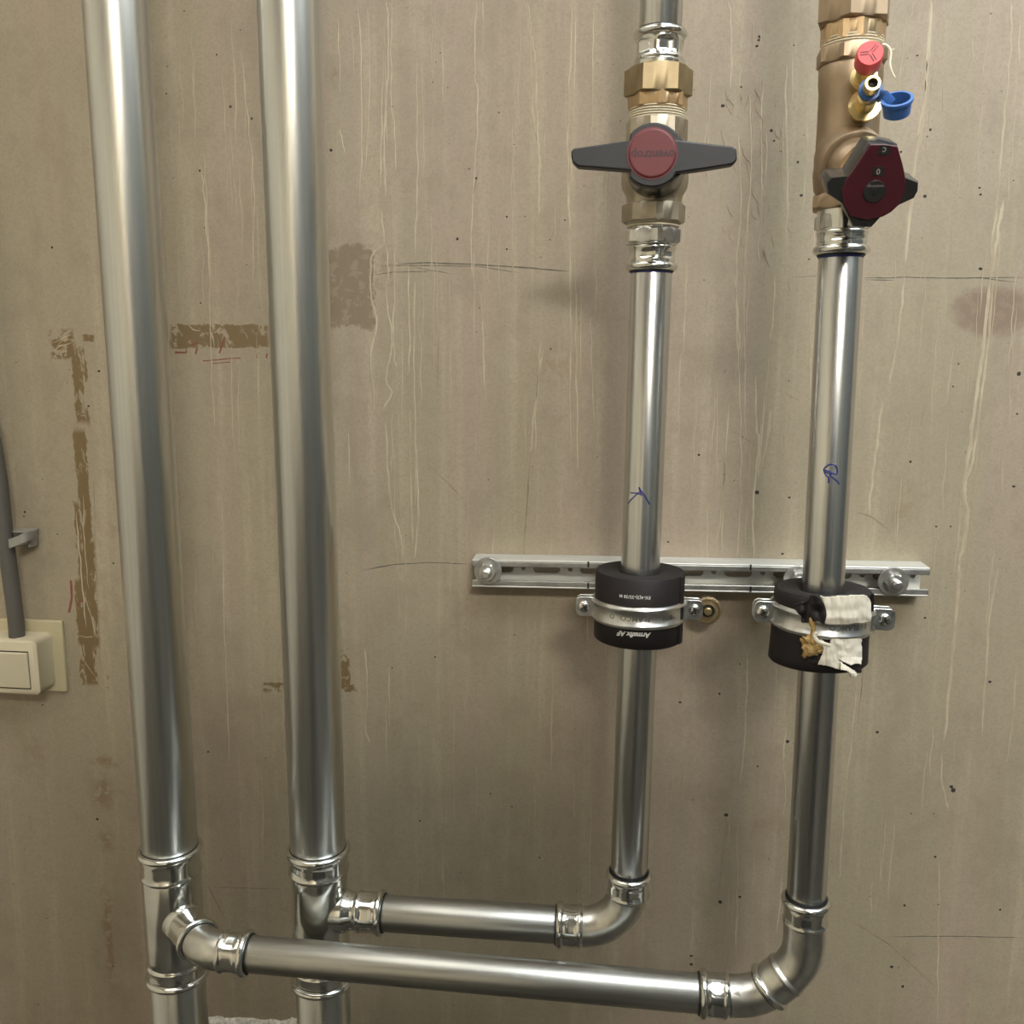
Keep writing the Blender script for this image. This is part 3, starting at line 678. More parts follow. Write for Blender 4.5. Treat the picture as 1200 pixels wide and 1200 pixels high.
text_flat('oventrop', 9.0, hcc+Vector((0,-3.5,0)), -EX, -EZ, EN, 'lettering', 'darkred_text', hd, th=.1, bold=.18, space=1.0)
# brass union and upper adapter
un = thing('brass_union', atz(A3, D3, A3.z+tk(132)), 'brass union with a large hexagon nut above the long handle valve', 'pipe fitting')
ngon(MB(), A3, D3, rk(120, 35.5), tk(131), tk(111), 8, .12, 1.5).build('threaded_insert', 'brass', un, sharp=28)
MB().lathe(A3, D3, [(tk(134), rk(132, 30)), (tk(130), rk(130, 33)), (tk(109), rk(110, 31))], 48).build('collar', 'brass_dark', un)
ngon(MB(), A3, D3, rk(95, 40.5), tk(115), tk(81), 6, .56, .7).build('union_nut', 'brass_dark', un, sharp=30)
ad = thing('press_adapter', atz(A3, D3, A3.z+tk(80)), 'bright zinc adapter above the brass union nut, pressed onto the top pipe', 'pipe fitting')
P = onaxis(A3, D3, 36); Q = onaxis(A3, D3, 79)
socket_parts(P, Q-P, R3, (Q-P).length-3, ad, .2, press=2.2)
MB().lathe(A3, D3, [(tk(83), R3+3.4), (tk(76), R3+3.6), (tk(74), R3+2.6), (tk(71), R3+1.2)], 48).build('collar', 'fit', ad)
pipe('thin_pipe', P-D3*3, atz(A3, D3, CEIL), R3, 'pipe', 'bright thin pipe going up out of the picture above the brass union', P)

# ================================================================== RIGHT VALVE COLUMN (axis 4)
def t4(y): return zz(A4, D4, y)
def r4(y, w): return rpx(onaxis(A4, D4, y), w)
ad = thing('press_adapter', R0, 'zinc adapter with a hexagon under the bronze star handle valve', 'pipe fitting')
press_adapter(A4, D4, 299, 270, R4, ad, .1, prs=.9)
ngon(MB(), A4, D4, r4(261, 34.0), t4(270), t4(252), 6, .2).build('hexagon', 'zinc', ad, sharp=30)
MB().lathe(A4, D4, [(t4(272), R4+1), (t4(270), R4+2.5), (t4(246), R4+3)], 48).build('neck', 'fit', ad)
vv = thing('balancing_valve', atz(A4, D4, A4.z+t4(246)), 'bronze balancing valve with a burgundy star handle and two measuring ports', 'valve')
ngon(MB(), A4, D4, r4(238, 42.5), t4(247), t4(229), 6, -.2).build('lower_hexagon', 'bronze', vv, sharp=30)
MB().lathe(A4, D4, [(t4(231), r4(231, 33)), (t4(222), r4(222, 37)), (t4(205), r4(205, 39)), (t4(185), r4(185, 37)), (t4(150), r4(150, 37)), (t4(108), r4(108, 37)),
                    (t4(98), r4(98, 38.5)), (t4(82), r4(82, 38.5)), (t4(77), r4(77, 36.5)), (t4(70), r4(70, 36.5))], 64).build('body', 'bronze', vv, sharp=40)
ngon(MB(), A4, D4, r4(66, 43), t4(78), t4(58), 8, .36, 1.3).build('upper_octagon', 'bronze', vv, sharp=28)
mb = MB()
for k in range(4): mb.lathe(A4, D4, [(t4(60)+k*2, r4(56, 30)), (t4(60)+k*2+.7, r4(56, 38.5-k*.5)), (t4(60)+k*2+1.3, r4(56, 38.5-k*.5)), (t4(60)+k*2+2, r4(56, 30))], 48)
mb.build('sealing_thread', 'hemp', vv)
un = thing('brass_union', atz(A4, D4, A4.z+t4(54)), 'large brass union at the top right above the red measuring cap', 'pipe fitting')
ngon(MB(), A4, D4, r4(40, 38.5), t4(53), t4(28), 10, .1, 1.2).build('threaded_insert', 'brass', un, sharp=26)
MB().lathe(A4, D4, [(t4(55), r4(54, 33)), (t4(52), r4(52, 37)), (t4(48), r4(48, 37))], 48).build('collar', 'brass_dark', un)
ngon(MB(), A4, D4, r4(10, 46.5), t4(31), t4(-8), 6, .75, .7).build('union_nut', 'bronze', un, sharp=30)
pt = atz(A4, D4, A4.z+t4(-8))
pipe('thin_pipe', pt-D4*2, atz(A4, D4, CEIL), R4, 'pipe', 'thin pipe above the large brass union, out of the picture', pt)
# bonnet and star handle on an axis tilted down towards the room
tilt = math.radians(24)
HB = atz(A4, D4, A4.z+t4(186)); 
n = Vector((.10, -math.cos(tilt), -math.sin(tilt))).normalized()
def solve_face(dist):
    best = None
    for i in range(-60, 61):
        for j in range(-30, 31):
            z = HB.z+i*1.0; nx_ = j*.01; v = Vector((nx_, -math.cos(tilt), -math.sin(tilt))).normalized()
            o = atz(A4, D4, z); q = proj(o+v*dist); e = (q[0]-1023)**2+(q[1]-220)**2
            if best is None or e < best[0]: best = (e, o, v)
    return best[1], best[2]
HB, n = solve_face(92.)
FC = HB+n*92                       # centre of the handle face
hx = (Vector((1,0,0))-n*n.x).normalized(); hz = n.cross(hx); hz = hz if hz.z > 0 else -hz
def onface(px, py, off=0.):
    r = ray(px, py).normalized(); o = Vector((0,0,H0)); t = (FC+n*off-o).dot(n)/r.dot(n); q = o+r*t-FC; return (q.dot(hx), q.dot(hz))
rb = r4(190, 41)
MB().lathe(HB, n, [(4,rb*.98),(29,rb*1.0),(31,rb*.97),(31.5,rb*.93),(31.5,rb*.80),(40,rb*.78),(42,rb*.74),(48,rb*.5)], 56).build('bonnet', 'bronze', vv, sharp=35)
ngon(MB(), HB, n, rb*.72, 46, 58, 6, .4).build('bonnet_nut', 'brass', vv, sharp=30)
out = [(1018,167.5),(1036,167),(1052.5,170),(1055,180),(1059,193),(1062,208),(1077.5,214),(1077,224),(1072.5,232.5),(1054,241),(1043,250),(1032.5,255),(1021,267.5),(1000,267),(993,254),(986,239),(970,228),(967.5,215),(973,208),(994,206),(1000,197),(1008,184)]
base = [onface(*p) for p in out]
hb = MB(); K = len(base)
rows = []
for (off, s_) in ((-26, .90), (-24, .97), (-3, 1.0), (0, .965)):
    rows.append([FC+hx*(p[0]*s_)+hz*(p[1]*s_)+n*off for p in base])
vs = [p for r_ in rows for p in r_]; fs = []
for a in range(3):
    for i in range(K): j = (i+1) % K; fs.append((a*K+i, a*K+j, (a+1)*K+j, (a+1)*K+i))
fs += [tuple(reversed(range(K))), tuple(range(3*K, 4*K))]
hd = hb.add(vs, fs).build('star_handle', 'graphite', vv, sharp=25)
MB().lathe(HB, n, [(55,15),(70,17)], 32).build('spindle', 'brass_dark', vv)
fpoly = [(1019,169),(1036,168.5),(1051.5,171),(1055,184),(1058.5,197),(1061,212),(1059.5,225),(1053,239.5),(1044,248),(1034,253.5),(1016,257.5),(996,253),(988,239),(986,223),(992,209),(1000,198),(1008,186)]
fp = [onface(*p) for p in fpoly]
MB().prism(fp, FC, hx, hz, n, -.5, 1.4).build('face_plate', 'burgundy', hd, sharp=30, bevel=.5)
c2 = onface(1024, 223.5); er = rpx(FC, 13.5)
def disc(c, r, t0, t1, name, mat, par, nn=40):
    o = FC+hx*c[0]+hz*c[1]; return MB().lathe(o, n, [(t0, r), (t1-.2, r), (t1, r-.3)], nn).build(name, mat, par)
em = disc(c2, er, .5, 2.2, 'emblem', 'graphite', hd)
oo = FC+hx*c2[0]+hz*c2[1]
text_flat('oventrop', 2.9, oo+hz*3.6, -hx, -hz, n, 'lettering', 'grey_print', em, th=2.35)
disc(c2, 2.0, 2, 2.6, 'key_hole', 'dark', em, 6)
for (x, y, ch) in ((1028.5, 200, '0'), (1035.5, 175.5, 'c')):
    c = onface(x, y); o = FC+hx*c[0]+hz*c[1]
    w_ = MB().prism(rrect(7.5, 6, 1), o, hx, hz, n, 1.0, 1.7).build('number_window', 'graphite', hd)
    text_flat(ch, 6.5 if ch == 'c' else 5.2, o, -hx, -hz, n, 'digit', 'grey_print', w_, th=1.9, bold=.1)
c = onface(1013, 262); disc(c, 2.2, -.5, .3, 'screw_hole', 'dark', hd, 12)
# measuring ports
def port(base_px, tip_px, y0, y1, name):
    a = at(*base_px, y0); b = at(*tip_px, y1); return a, (b-a).normalized(), (b-a).length
a, d, L = port((1012,92), (1020,62), 752, 716, 'p')
p1 = MB().lathe(a, d, [(-12,9),(-2,9),(0,9.6),(2,9.6),(2.5,6.5),(L-16,6.5),(L-10,5.5)], 40).build('measuring_port', 'brass_bright', vv)
cp = MB().lathe(a, d, [(L-15,8.6),(L-14,9.2),(L-1.2,9.0),(L,8.2)], 40).build('red_cap', 'pink', p1)
e1, e2 = frame(d)
tip = a+d*L
for k in range(3):
    th = math.radians(178+120*k); v = (hx*math.cos(th)+hz*math.sin(th)); v = (v-d*v.dot(d)).normalized(); w = d.cross(v)
    for s_ in (-1, 1): MB().box(tip+v*3.8+w*(s_*.9)+d*.05, (5.6, .55, .3), (v, w, d)).build('groove', 'darkred_text', cp)
a, d, L = port((1013,124), (1023,97), 752, 712, 'q')
p2 = MB().lathe(a, d, [(-14,7),(-10,9),(-2,9),(0,11.5),(2.5,11.5),(3,7),(L*.45,7),(L*.45+1,5.6),(L-1,5.6),(L,5.2),(L,3.4),(L-5,3.2)], 40).build('measuring_port', 'brass_bright', vv, sharp=35)
MB().lathe(a, d, [(L-4.8,0.01),(L-4.7,3.3)], 24, None, (False, False)).build('bore', 'dark', p2)
cl = MB().lathe(a, d, [(L-14,5.8),(L-14,7.6),(L-13.5,8),(L-10,8),(L-9.5,7.6),(L-9.5,5.8)], 40).build('cap_collar', 'blue', p2)
s0 = a+d*(L-12)+hx*6-hz*4; capc = at(1051, 127, 716)
mid = at(1037, 112, 713)
MB().tube([s0, (s0+mid)/2+n*1, mid, (mid+capc)/2, capc+Vector((-8,2,5))], lambda u: 4.6-1.2*math.sin(PI*u), 12, flat=.3, up=hz).build('cap_strap', 'blue', p2)
cdn = Vector((-.20, -.62, .76)).normalized()
bc = MB().lathe(capc-cdn*5, cdn, [(0,7.5),(.8,8.8),(9.5,9.6),(9.8,10.6),(12,10.6),(12.2,8.6),(4,7.6)], 48).build('blue_cap', 'blue', p2, sharp=35)
MB().lathe(capc-cdn*5, cdn, [(4.3,.01),(4.3,7.7)], 32, None, (False, False)).build('cap_inside', 'dark', bc)
th = curve([(1034,52), (1040,54), (1044,61), (1043,74), (1045,83), (1049,91)], 5)
MB().tube([at(x, y, 748-i*.2) for i, (x, y) in enumerate(th)], lambda u: .9*(1-.6*u)+.1, 8).build('loose_thread', 'hemp', vv)
MB().tube([at(x, y, 748) for x, y in curve([(1041,56),(1046,58),(1048,57)], 4)]
          , .35, 6).build('loose_thread', 'hemp', vv)

# ================================================================== MOUNTING RAIL AND BOLTS
RY = 950.; RD = 30.; RH = 29.5
rL, rR = at(553, 655.5, RY), at(1090.5, 665.5, RY)
rt = thing('mounting_rail', (rL+rR)/2, 'slotted galvanised mounting rail fixed across the wall behind the thin pipes', 'rail')
ex = (rR-rL).normalized(); LR = (rR-rL).length; ey = Vector((0,1,0)); ez = Vector((0,0,1))
tk_ = 2.0; lip = 7.5
def railbox(name, z0, z1, y0, y1, mt='rail'):
    o = rL+ex*(LR/2)+ey*((y0+y1)/2)+ez*((z0+z1)/2)
    return MB().box(o, (LR, y1-y0, z1-z0), (ex, ey, ez)).build(name, mt, rt, bevel=.8)
railbox('upper_flange', -tk_, 0, 0, RD); railbox('lower_flange', -RH, -RH+tk_, 0, RD)
railbox('upper_lip', -lip, -tk_*.9, 0, tk_, 'zinc_dull'); railbox('lower_lip', -RH+tk_*.9, -RH+lip, 0, tk_, 'zinc_dull')  # lips get darker zinc than the flange, shade put into the colour
def railx(px): return (at(px, 672, RY+RD)-rL).dot(ex)
holes = []; c0 = railx(641); k = -3
zc = -RH/2
while c0+50*k < LR-6:
    xs = c0+50*k
    if xs-14.5 > 4 and xs+14.5 < LR-4: holes.append(rrect(29, 9.5, 4.7, 5, xs, zc))
    elif xs+14.5 >= LR-4 and xs-14.5 < LR-12: holes.append(rrect(LR-6-xs+14.5, 9.5, 4.6, 5, (xs-14.5+LR-6)/2, zc))
    if 6 < xs+25 < LR-6: holes.append(circ(2.6, 16, xs+25, zc))
    k += 1
plate([[(0,-tk_),(LR,-tk_),(LR,-RH+tk_),(0,-RH+tk_)]]+holes, rL+ey*(RD-tk_), ex, ez, ey, tk_).build('web', 'rail', rt, sharp=30)
for px in (689.5, 880):          # saw cut marks on the lips
    for z, y in ((-3, 657), (-RH+4, 686)):
        p = rL+ex*((at(px, y, RY)-rL).dot(ex)); MB().box(p+ez*z+ey*(-.2), (1.8, .8, 6), (ex, ey, ez)).build('cut_mark', 'dark', rt)
def bolt(px, py, r, lab):
    P = at(px, py, RY-3.5); t = thing('rail_bolt', P, lab, 'bolt', 'bolts holding the mounting rail')
    MB().lathe(P+ey*3.3, -ey, [(0,r-.3),(.3,r),(1.9,r),(2.2,r-.3)], 48).build('washer', 'zinc_dull', t, sharp=50)
    ngon(MB(), P+ey*1.2, -ey, 9.6, 0, 8.2, 6, .5, 1.2).build('nut', 'zinc', t, sharp=30)
    mb = MB(); prof = [(0,4.9)]
    for i in range(18): prof += [(7+i*.6, 4.2), (7+i*.6+.3, 4.9)]
    prof += [(18,4.2),(18.6,3.4)]
    st_ = mb.lathe(P+ey*1.2, -ey, prof, 24).build('stud', 'zinc', t, sharp=80)
    MB().tube([P+ey*1.2, P+ey*(RD+3.)], 4.4, 12).build('shank', 'zinc_dull', t)
    return t
bolt(571.5, 669.5, 14.6, 'washer and nut at the left end of the mounting rail')
bolt(1047.5, 682, 14.8, 'washer and nut at the right end of the mounting rail')
bolt(935.5, 680, 14.6, 'washer half hidden behind the right thin pipe')
# brass knob on a wall stud
P = at(829.5, 716, 945)
kn = thing('knurled_disc', P, 'round knurled brass knob beside the left clamp, under the rail', 'knob')
def knf(t, th, r): return r*(1-.03*(math.cos(28*th) > 0)) if r > 12.5 else r
MB().lathe(P+ey*8, -ey, [(0,13.6),(.8,14.5),(7,14.5),(8,13.6),(8.2,12.0),(6.8,11.4),(6.8,9.6),(8.6,9.2),(8.8,7.0),(6.5,6.6)], 112, knf).build('wheel', 'brass_dark', kn, sharp=30)
MB().lathe(P+ey*8, -ey, [(6,3.9),(11,3.9),(11.6,3.2)], 24).build('stud_tip', 'brass_bright', kn, sharp=50)
MB().lathe(P+ey*8, -ey, [(6.6,6.8),(6.7,3.8)], 32, None, (False, False)).build('gap', 'dark', kn)
MB().tube([P+ey*7, Vector((P.x, WALLY+2, P.z))], 3.6, 14).build('stud', 'zinc_dull', kn)

# ================================================================== INSULATION BLOCKS AND CLAMPS
Rk = 40.5
zt, zb, zcK = tk(668), tk(746.5), tk(711)
ik = thing('insulation_block', atz(A3, D3, A3.z+zb), 'intact round black foam insulation block with white lettering on the left thin pipe', 'insulation')
def insf(t, th, r): return r+(1.0*math.exp(-((th-1.75)/.10)**2) if r > 30 else 0)
MB().lathe(A3, D3, [(zb,R3+.3),(zb,Rk-1.2),(zb+1.2,Rk),(zcK-10,Rk),(zt-1.0,Rk),(zt,Rk-1)], 96, None, (False, False)).build('shell', 'foam', ik, sharp=50)
MB().lathe(A3, D3, [(zt,Rk-1),(zt-.4,Rk-3),(zt-.6,R3+3),(zt-2.5,R3+.3)], 96, None, (False, False)).build('cut_face', 'foam_cut', ik, sharp=50)
sm = math.radians(62)
sd = Vector((math.sin(sm), -math.cos(sm), 0)); sn = Vector((math.cos(sm), math.sin(sm), 0))
mb = MB(); pts = []
MB().box(A3+D3*((zt+zb)/2)+sd*(Rk+.2)+sn*2, (2.6, 7, zt-zb-1), (sd, sn, D3)).build('seam_flap', 'foam', ik, bevel=.8)
phi0 = math.atan2((0-A3.x), -(0-A3.y))      # direction to the camera is roughly -Y
text_round('FX-4(3)-35/38 M', 4.1, A3, D3, Rk+.12, -.13, tk(687), 'lettering', 'white_print', ik, bold=.08)
text_round('Armafix AF', 6.3, A3, D3, Rk+.12, -.12, tk(729), 'lettering', 'white_print', ik, shear=.25, bold=.25)
text_round("-   3 5 m m   -", 2.4, A3, D3, Rk+.12, -.12, tk(719.5), 'lettering', 'white_print', ik)

def clamp(A, D, tc, R, W, label, earL, earR, tiltY, stamp, back, px_r):
    """split ring with two flat ears and two screws, carried by a threaded rod from the rail"""
    C = A+D*tc
    t = thing('pipe_clamp', C, label, 'clamp')
    cu, su = math.cos(tiltY), math.sin(tiltY)
    X, Z, Y = Vector((cu, 0, -su)), Vector((su, 0, cu)), Vector((0,1,0))
    h = W/2
    prof = [(-h,R+.2),(-h,R+1.2),(-h+1.0,R+1.5),(-h+2.2,R+3.2),(-h+3.4,R+3.2),(-h+4.6,R+1.3),(h-4.6,R+1.3),(h-3.4,R+3.2),(h-2.2,R+3.2),(h-1.0,R+1.5),(h,R+1.2),(h,R+.2)]
    for (nm, a0, a1) in (('front_band', -PI/2+.10, PI/2-.10), ('back_band', PI/2+.10, 3*PI/2-.10)):
        N = 56; vs = []; fs = []; K = len(prof)
        for i in range(N+1):
            th = a0+(a1-a0)*i/N; e = X*math.sin(th)-Y*math.cos(th)
            for (q, r) in prof: vs.append(C+Z*q+e*r)
        for i in range(N):
            for j in range(K): fs.append((i*K+j, i*K+(j+1) % K, (i+1)*K+(j+1) % K, (i+1)*K+j))
        fs += [tuple(range(K)), tuple(N*K+j for j in reversed(range(K)))]
        bnd = MB().add(vs, fs).build(nm, 'zinc', t, sharp=62)
        if nm == 'front_band': fb = bnd
    for s_, ear in ((-1, earL), (1, earR)):
        for yo, nm in ((-5.2, 'ear'), (3.2, 'back_ear')):
            pl = [(-1.0, -h*.92), (ear-4, -h*.92), (ear-1.2, -h*.92+1.8), (ear, -h*.92+5), (ear, h*.92-5), (ear-1.2, h*.92-1.8), (ear-4, h*.92), (-1.0, h*.92)]
            pl = [(s_*(R+p[0]), p[1]) for p in pl]
            if s_ < 0: pl = pl[::-1]
            e_ = MB().prism(pl, C+Y*yo, X, Z, Y, 0, 2.2).build(nm, 'zinc', t, sharp=30, bevel=.5)
        sc_ = MB().lathe(C+X*(s_*(R+ear*.55))+Y*-5.2, -Y, [(-6,2.6),(0,3),(0,5.4),(1.2,5.4),(2.6,4.4),(3.1,2.8),(3.2,.1)], 32).build('screw', 'fit', t, sharp=50)
        for a in (0.5, 0.5+PI/2):
            v = X*math.cos(a)+Z*math.sin(a); w = Y.cross(v)
            MB().box(C+X*(s_*(R+ear*.55))+Y*-8.5, (5.6, .9, 1.1), (v, Y, w)).build('cross_slot', 'dark', sc_)
    p = C+Y*(R+1); MB().lathe(p, Y, [(0,8),(9,8),(9.5,7)], 6).build('rod_nut', 'zinc', t, sharp=30)
    MB().tube([p, Vector((p.x, back, at(px_r[0], px_r[1], RY+8).z))], 4.8, 14).build('threaded_rod', 'zinc_dull', t)
    for tx, x, sz in stamp:
        vs, fs = text2d(tx, sz, bold=.12); mb = MB()
        mb.add([C+Z*(-v[1])+(X*math.sin(x-v[0]/R)-Y*math.cos(x-v[0]/R))*(R+1.45) for v in vs], fs); mb.build('stamp', 'stamp', fb)
    return C, X, Y, Z
clamp(A3, D3, zcK, Rk, 20., 'galvanised pipe clamp around the intact insulation block, left of the pair', 17, 17, .0, (('FLAMCO', -.10, 6.6), ('3', .72, 6), ('/', .52, 5.5), ('O', -.62, 6)), RY+12, (740, 677))

# right, torn block
zt4, zb4, zc4 = t4(689), t4(772), t4(719.5)
Rr = 38.6
ir = thing('insulation_block', atz(A4, D4, A4.z+zb4), 'torn black foam insulation block patched with white tape on the right thin pipe', 'insulation')
A5 = A4+Vector((0,0,0)); 
def tornf(t, th, r):
    if r < 30: return r
    u = (t-zb4)/(zt4-zb4)          # th: frame is e1=-Y, e2 = d x e1 ; front = 0
    f = 4.0*(1-u)*math.exp(-((th-5.0)/.8)**2)+1.4*math.exp(-((th-5.5)/.4)**2)*u
    return r+f+.5*noise.noise(Vector((math.cos(th)*2, math.sin(th)*2, t*.03)))
MB().lathe(A5, D4, [(zb4,R4+.3),(zb4,Rr-1.6),(zb4+1.6,Rr)]+[(zb4+(zt4-zb4)*i/8, Rr) for i in range(1, 8)]+[(zt4-1.4,Rr),(zt4,Rr-1.4)], 96, tornf, (False, False)).build('shell', 'foam', ir, sharp=50)
MB().lathe(A5, D4, [(zt4,Rr-1.4),(zt4+.6,Rr-6),(zt4-.4,R4+5),(zt4-3,R4+.3)], 96, lambda t, th, r: r, (False, False)).build('cut_face', 'foam_cut', ir, sharp=50)
C5, X5, Y5, Z5 = clamp(A5, D4, zc4, Rr+.6, 20., 'galvanised pipe clamp around the torn and taped insulation block, right of the pair', 17, 19, .035, (('FLAMCO', .25, 6.2), ('3', .78, 6)), RY+12, (935, 685))
def inside(p, poly):
    x, y = p; c = False; j = len(poly)-1
    for i in range(len(poly)):
        xi, yi = poly[i]; xj, yj = poly[j]
        if (yi > y) != (yj > y) and x < (xj-xi)*(y-yi)/(yj-yi)+xi: c = not c
        j = i
    return c
def wrap(poly, R, off, bump, fr, mat, name, parent, step=.8, curl=None, solid=1.0):
    xs = [p[0] for p in poly]; ys = [p[1] for p in poly]; nx_ = int((max(xs)-min(xs))/step)+2; ny = int((max(ys)-min(ys))/step)+2
    idx = {}; vs = []; fs = []
    def vid(i, j):
        if (i, j) not in idx:
            x, y = min(xs)+i*step, min(ys)+j*step
            o = off+bump*noise.noise(Vector((x*fr, y*fr, 0)))+bump*.5*noise.noise(Vector((x*fr*2.7, y*fr*.9, 4)))
            if curl: o += curl(x, y)
            idx[(i, j)] = len(vs); vs.append(on_cyl(x, y, A5, D4, R+o))
        return idx[(i, j)]
    for i in range(nx_):
        for j in range(ny):
            if inside((min(xs)+(i+.5)*step, min(ys)+(j+.5)*step), poly): fs.append((vid(i, j), vid(i+1, j), vid(i+1, j+1), vid(i, j+1)))
    return MB().add(vs, fs).build(name, mat, parent, sharp=70, solid=solid)
tp = thing('white_tape', on_cyl(993, 715, A5, D4, Rr+4), 'crinkled white tape strip over the top of the right clamp band', 'tape')
wrap(curve([(961,698),(968,700),(980,698.5),(1000,697.5),(1012,697.5),(1017,700),(1020,706),(1020.5,716),(1020,727),(1014,729.5),(1000,730.5),(988,732),(967,730.5),(968,722),(967,712),(964,704),(961,698)], 3),
     Rr, 4.8, .9, .10, 'tape', 'strip', tp, curl=lambda x, y: 1.5*math.exp(-((x-967)/4)**2)-1.2*max(0,(y-724)/6))
tp = thing('white_tape', on_cyl(990, 765, A5, D4, Rr+2), 'torn white tape piece hanging under the right clamp band', 'tape')
wrap([(960,748),(966,752),(972,757),(974,747.5),(990,749),(1004,748),(1009.5,749),(1009,755),(1010,762),(1009,778.5),(1003,777.5),(997,779.5),(988,775.5),(981,772),(988,778),(998,784.5),(1003,789),(998,790.5),(993,786.5),(980,783.5),(970,780),(958.5,778.5),(963,768),(965,760),(962,753)],
     Rr, 2.6, .8, .12, 'tape', 'strip', tp, curl=lambda x, y: 2.5*max(0,(y-770)/10)*(x > 985))
cl_ = []
pc = curve([(957,741),(954.5,745),(957,750),(962,753.5),(968,755),(973,756.5)], 4)
MB().tube([on_cyl(x, y, A5, D4, Rr+6) for x, y in pc], 1.5, 8, flat=.6).build('curled_edge', 'tape', tp)
# torn flap of black foam and the tan filling
tf = wrap(curve([(950,697.5),(957,698),(961,702),(964,708),(967.5,716),(968,724),(965,731),(958,727),(948,729),(940,729),(940,722.5),(934,716),(929.5,710),(938,706),(946,704),(950,697.5)], 3),
     Rr, 4.4, 3.4, .085, 'foam', 'torn_flap', ir, curl=lambda x, y: 2.2*math.exp(-((x-960)/6)**2), solid=2.5)
wrap([(933,748),(945,744),(966,764),(958,779),(948,776),(940,768)], Rr, .9, 1.2, .2, 'foam_cut', 'torn_hollow', ir)
wrap([(982,772.5),(997,779.5),(1009,778.8),(1009,788),(1000,789),(990,781)], Rr, .8, .8, .2, 'foam_cut', 'torn_hollow', ir)
mb = MB()
def lump(mb, c, r, amp, fr, seed, sq=(1,1,1), n=24):
    vs = []; fs = []
    for i in range(n+1):
        ph = PI*i/n
        for j in range(n*2):
            th = PI*j/n; v = Vector((math.sin(ph)*math.cos(th), math.sin(ph)*math.sin(th), math.cos(ph)))
            q = r*(1+amp*noise.noise(v*fr+Vector((seed,0,0)))+amp*.6*noise.noise(v*fr*2.6+Vector((0,seed,0))))
            vs.append(c+Vector((v.x*q*sq[0], v.y*q*sq[1], v.z*q*sq[2])))
    for i in range(n):
        for j in range(n*2): a = i*n*2+j; b = i*n*2+(j+1) % (n*2); fs.append((a, b, b+n*2, a+n*2))
    return mb.add(vs, fs)
lump(mb, on_cyl(951, 756, A5, D4, Rr+1), 8.5, .5, 1.9, 3.3, (1,.45,1.05))
lump(mb, on_cyl(958, 758, A5, D4, Rr+1), 6.5, .45, 1.9, 8.3, (1.3,.4,.9))
mb.tube([on_cyl(x, y, A5, D4, Rr+3.2) for x, y in ((949,722),(951,728),(953,736),(953,745),(952,752))], lambda u: 3.2+1.2*math.sin(9*u), 10, flat=.7)
for (x, y, x2, y2) in ((944,762,940,769),(951,764,950,769),(945,748,940,746),(959,764,964,762)):
    mb.tube([on_cyl(x, y, A5, D4, Rr+3), on_cyl(x2, y2, A5, D4, Rr+3)], lambda u: 1.6-1.2*u, 6)
fm = mb.build('foam_clump', 'pu', ir, sharp=70)
lump(MB(), on_cyl(999.5, 790, A5, D4, Rr+1.5), 2.6, .4, 2.5, 1.1).build('tape_crumb', 'tape', tp)
MB().tube([on_cyl(x, y, A5, D4, Rr+1.2) for x, y in ((1022.5,696),(1022.5,705),(1021.5,722))], 1.0, 8, flat=1.3, up=(0,1,0)).build('lifted_edge', 'foam', ir)

# ================================================================== SWITCH, CABLE, CLIP
BY = WALLY-5
pTR, pBR = at(71, 728, BY-2), at(78, 811, BY-2)
sw = thing('light_switch', (pBR.x-60, WALLY, pBR.z), 'cream surface-mounted rocker switch on a flat back plate at the left edge', 'switch')
zT, zB = at(71, 728, BY).z, at(78, 811, BY).z; xr = at(75, 770, BY).x
MB().box((xr-60, WALLY-2.6, (zT+zB)/2), (120, 5, zT-zB)).build('back_plate', 'cream_old', sw, bevel=1)
FY = 942.
xf, zft, zfb = at(41, 780, FY).x, at(30, 752, FY).z, at(30, 814, FY).z
xb = at(62, 770, BY-1).x; w = 92.
o = Vector((0,0,0)); cz = (zft+zfb)/2; hh = (zft-zfb)/2
rows = []
for (y, x1, hs, rr_) in ((BY, xb, hh+1.5, 7), (950, xb-1, hh+1.5, 7), (FY+1.5, xf+3, hh+.3, 6), (FY, xf, hh-1.5, 5)):
    rows.append([Vector((p[0]+x1-w/2-(xb-x1)*0, y, p[1]+cz)) for p in rrect(w, 2*hs, rr_, 5)])
K = len(rows[0]); vs = [p for r_ in rows for p in r_]; fs = []
for a in range(3):
    for i in range(K): j = (i+1) % K; fs.append((a*K+i, a*K+j, (a+1)*K+j, (a+1)*K+i))
fs += [tuple(reversed(range(K))), tuple(range(3*K, 4*K))]
MB().add(vs, fs).build('housing', 'cream', sw, sharp=30)
r0, r1 = at(-60, 761, FY), at(36.5, 806.5, FY)
MB().box(((r0.x+r1.x)/2-2, FY-.2, (r0.z+r1.z)/2), (r1.x-r0.x+8.2-4, 1.2, r0.z-r1.z+2.2)).build('rocker_gap', 'dark', sw)
rk_ = MB(); x0_, x1_, z0_, z1_ = r0.x, r1.x, r1.z, r0.z
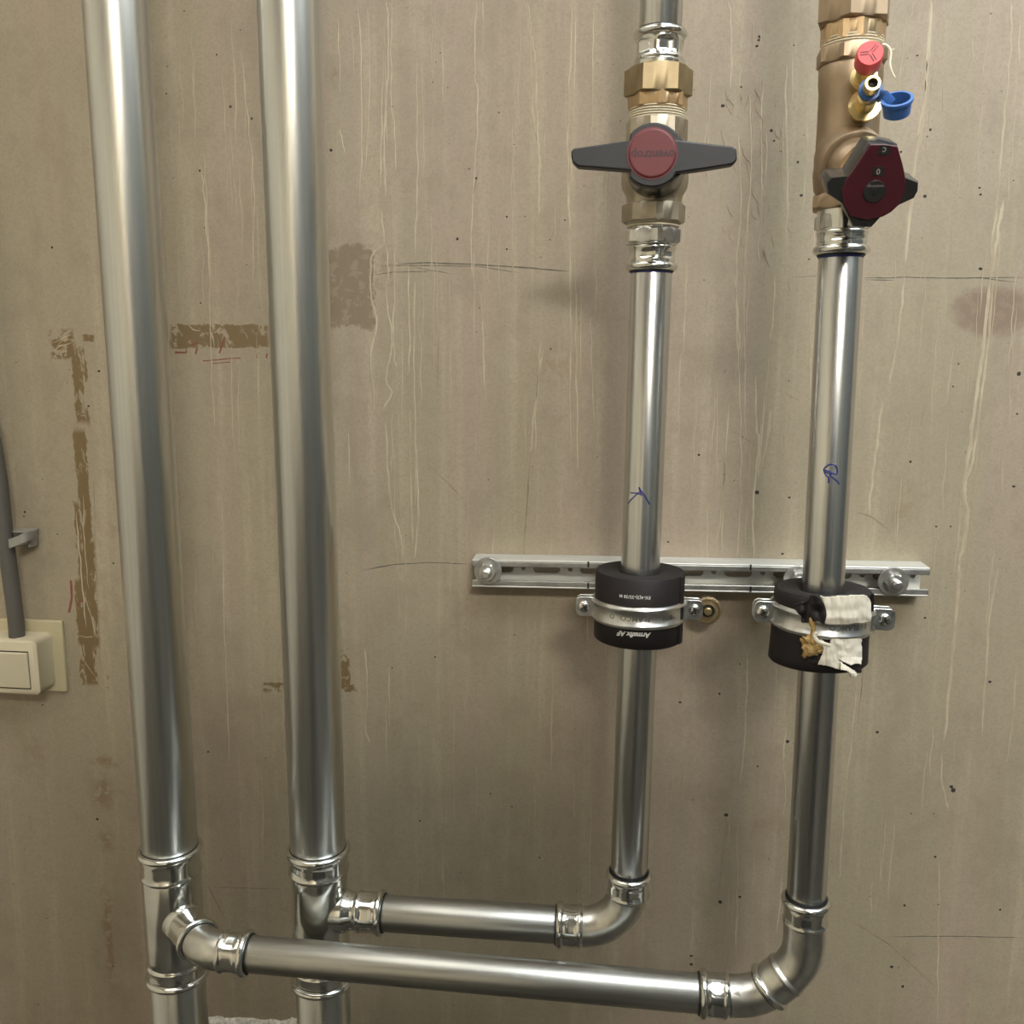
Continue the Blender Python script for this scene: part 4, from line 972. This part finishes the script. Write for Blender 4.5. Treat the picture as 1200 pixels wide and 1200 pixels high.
rk_.add([(x0_,FY-4.5,z1_),(x1_,FY-4.5,z1_),(x1_,FY-1.5,z0_),(x0_,FY-1.5,z0_),(x0_,FY+2,z1_),(x1_,FY+2,z1_),(x1_,FY+2,z0_),(x0_,FY+2,z0_)],
        [(0,3,2,1),(4,5,6,7),(0,1,5,4),(1,2,6,5),(2,3,7,6),(3,0,4,7)]).build('rocker', 'cream', sw, sharp=30, bevel=.8)
CY = 956.
cp = curve([(-30,380),(-22,450),(-8,520),(0,570),(4,610),(8,645),(14,690),(19,730),(20,752)], 6)
ca = thing('grey_cable', at(20, 745, CY), 'grey round cable coming down the wall into the switch', 'cable')
top = at(-34, 300, CY)
MB().tube([Vector((top.x-6, CY, CEIL-1)), Vector((top.x-4, CY, 2100)), top]+[at(x, y, CY) for x, y in cp], 8.6, 20).build('sheath', 'cable', ca, sharp=60)
ck = thing('cable_clip', at(28, 630, CY), 'small grey plastic clip holding the cable to the wall above the switch', 'clip')
a = at(28, 626, WALLY); b_ = at(38, 622, WALLY)
MB().box(at(27, 628, WALLY-3)+Vector((2,0,-3)), (26, 6, 16)).build('base', 'clip', ck, bevel=1)
MB().box(at(27, 621.5, WALLY-12)+Vector((1,0,0)), (22, 22, 1.8)).build('upper_plate', 'clip', ck, bevel=.5)
MB().tube([at(38.5, y, WALLY-12) for y in (622,630,636,640)], 1.4, 8, flat=6, up=(1,0,0)).build('hook', 'clip', ck)
pts = [at(38, 628, 958), at(33, 628, 950), at(26, 631, 945), at(18, 634.5, 944), at(10, 637.5, 944)]
vs = []; fs = []
pts = curve([tuple(p) for p in pts], 5)
for p in pts:
    p = Vector(p)
    for q in (Vector((0,0,5)), Vector((0,0,-5)), Vector((0,2,-5)), Vector((0,2,5))): vs.append(p+q)
for k in range(len(pts)-1):
    for i in range(4): fs.append((4*k+i, 4*k+(i+1) % 4, 4*k+4+(i+1) % 4, 4*k+4+i))
fs += [(0,1,2,3), tuple(4*(len(pts)-1)+i for i in (3,2,1,0))]
MB().add(vs, fs).build('strap', 'clip', ck, sharp=40, bevel=.4)
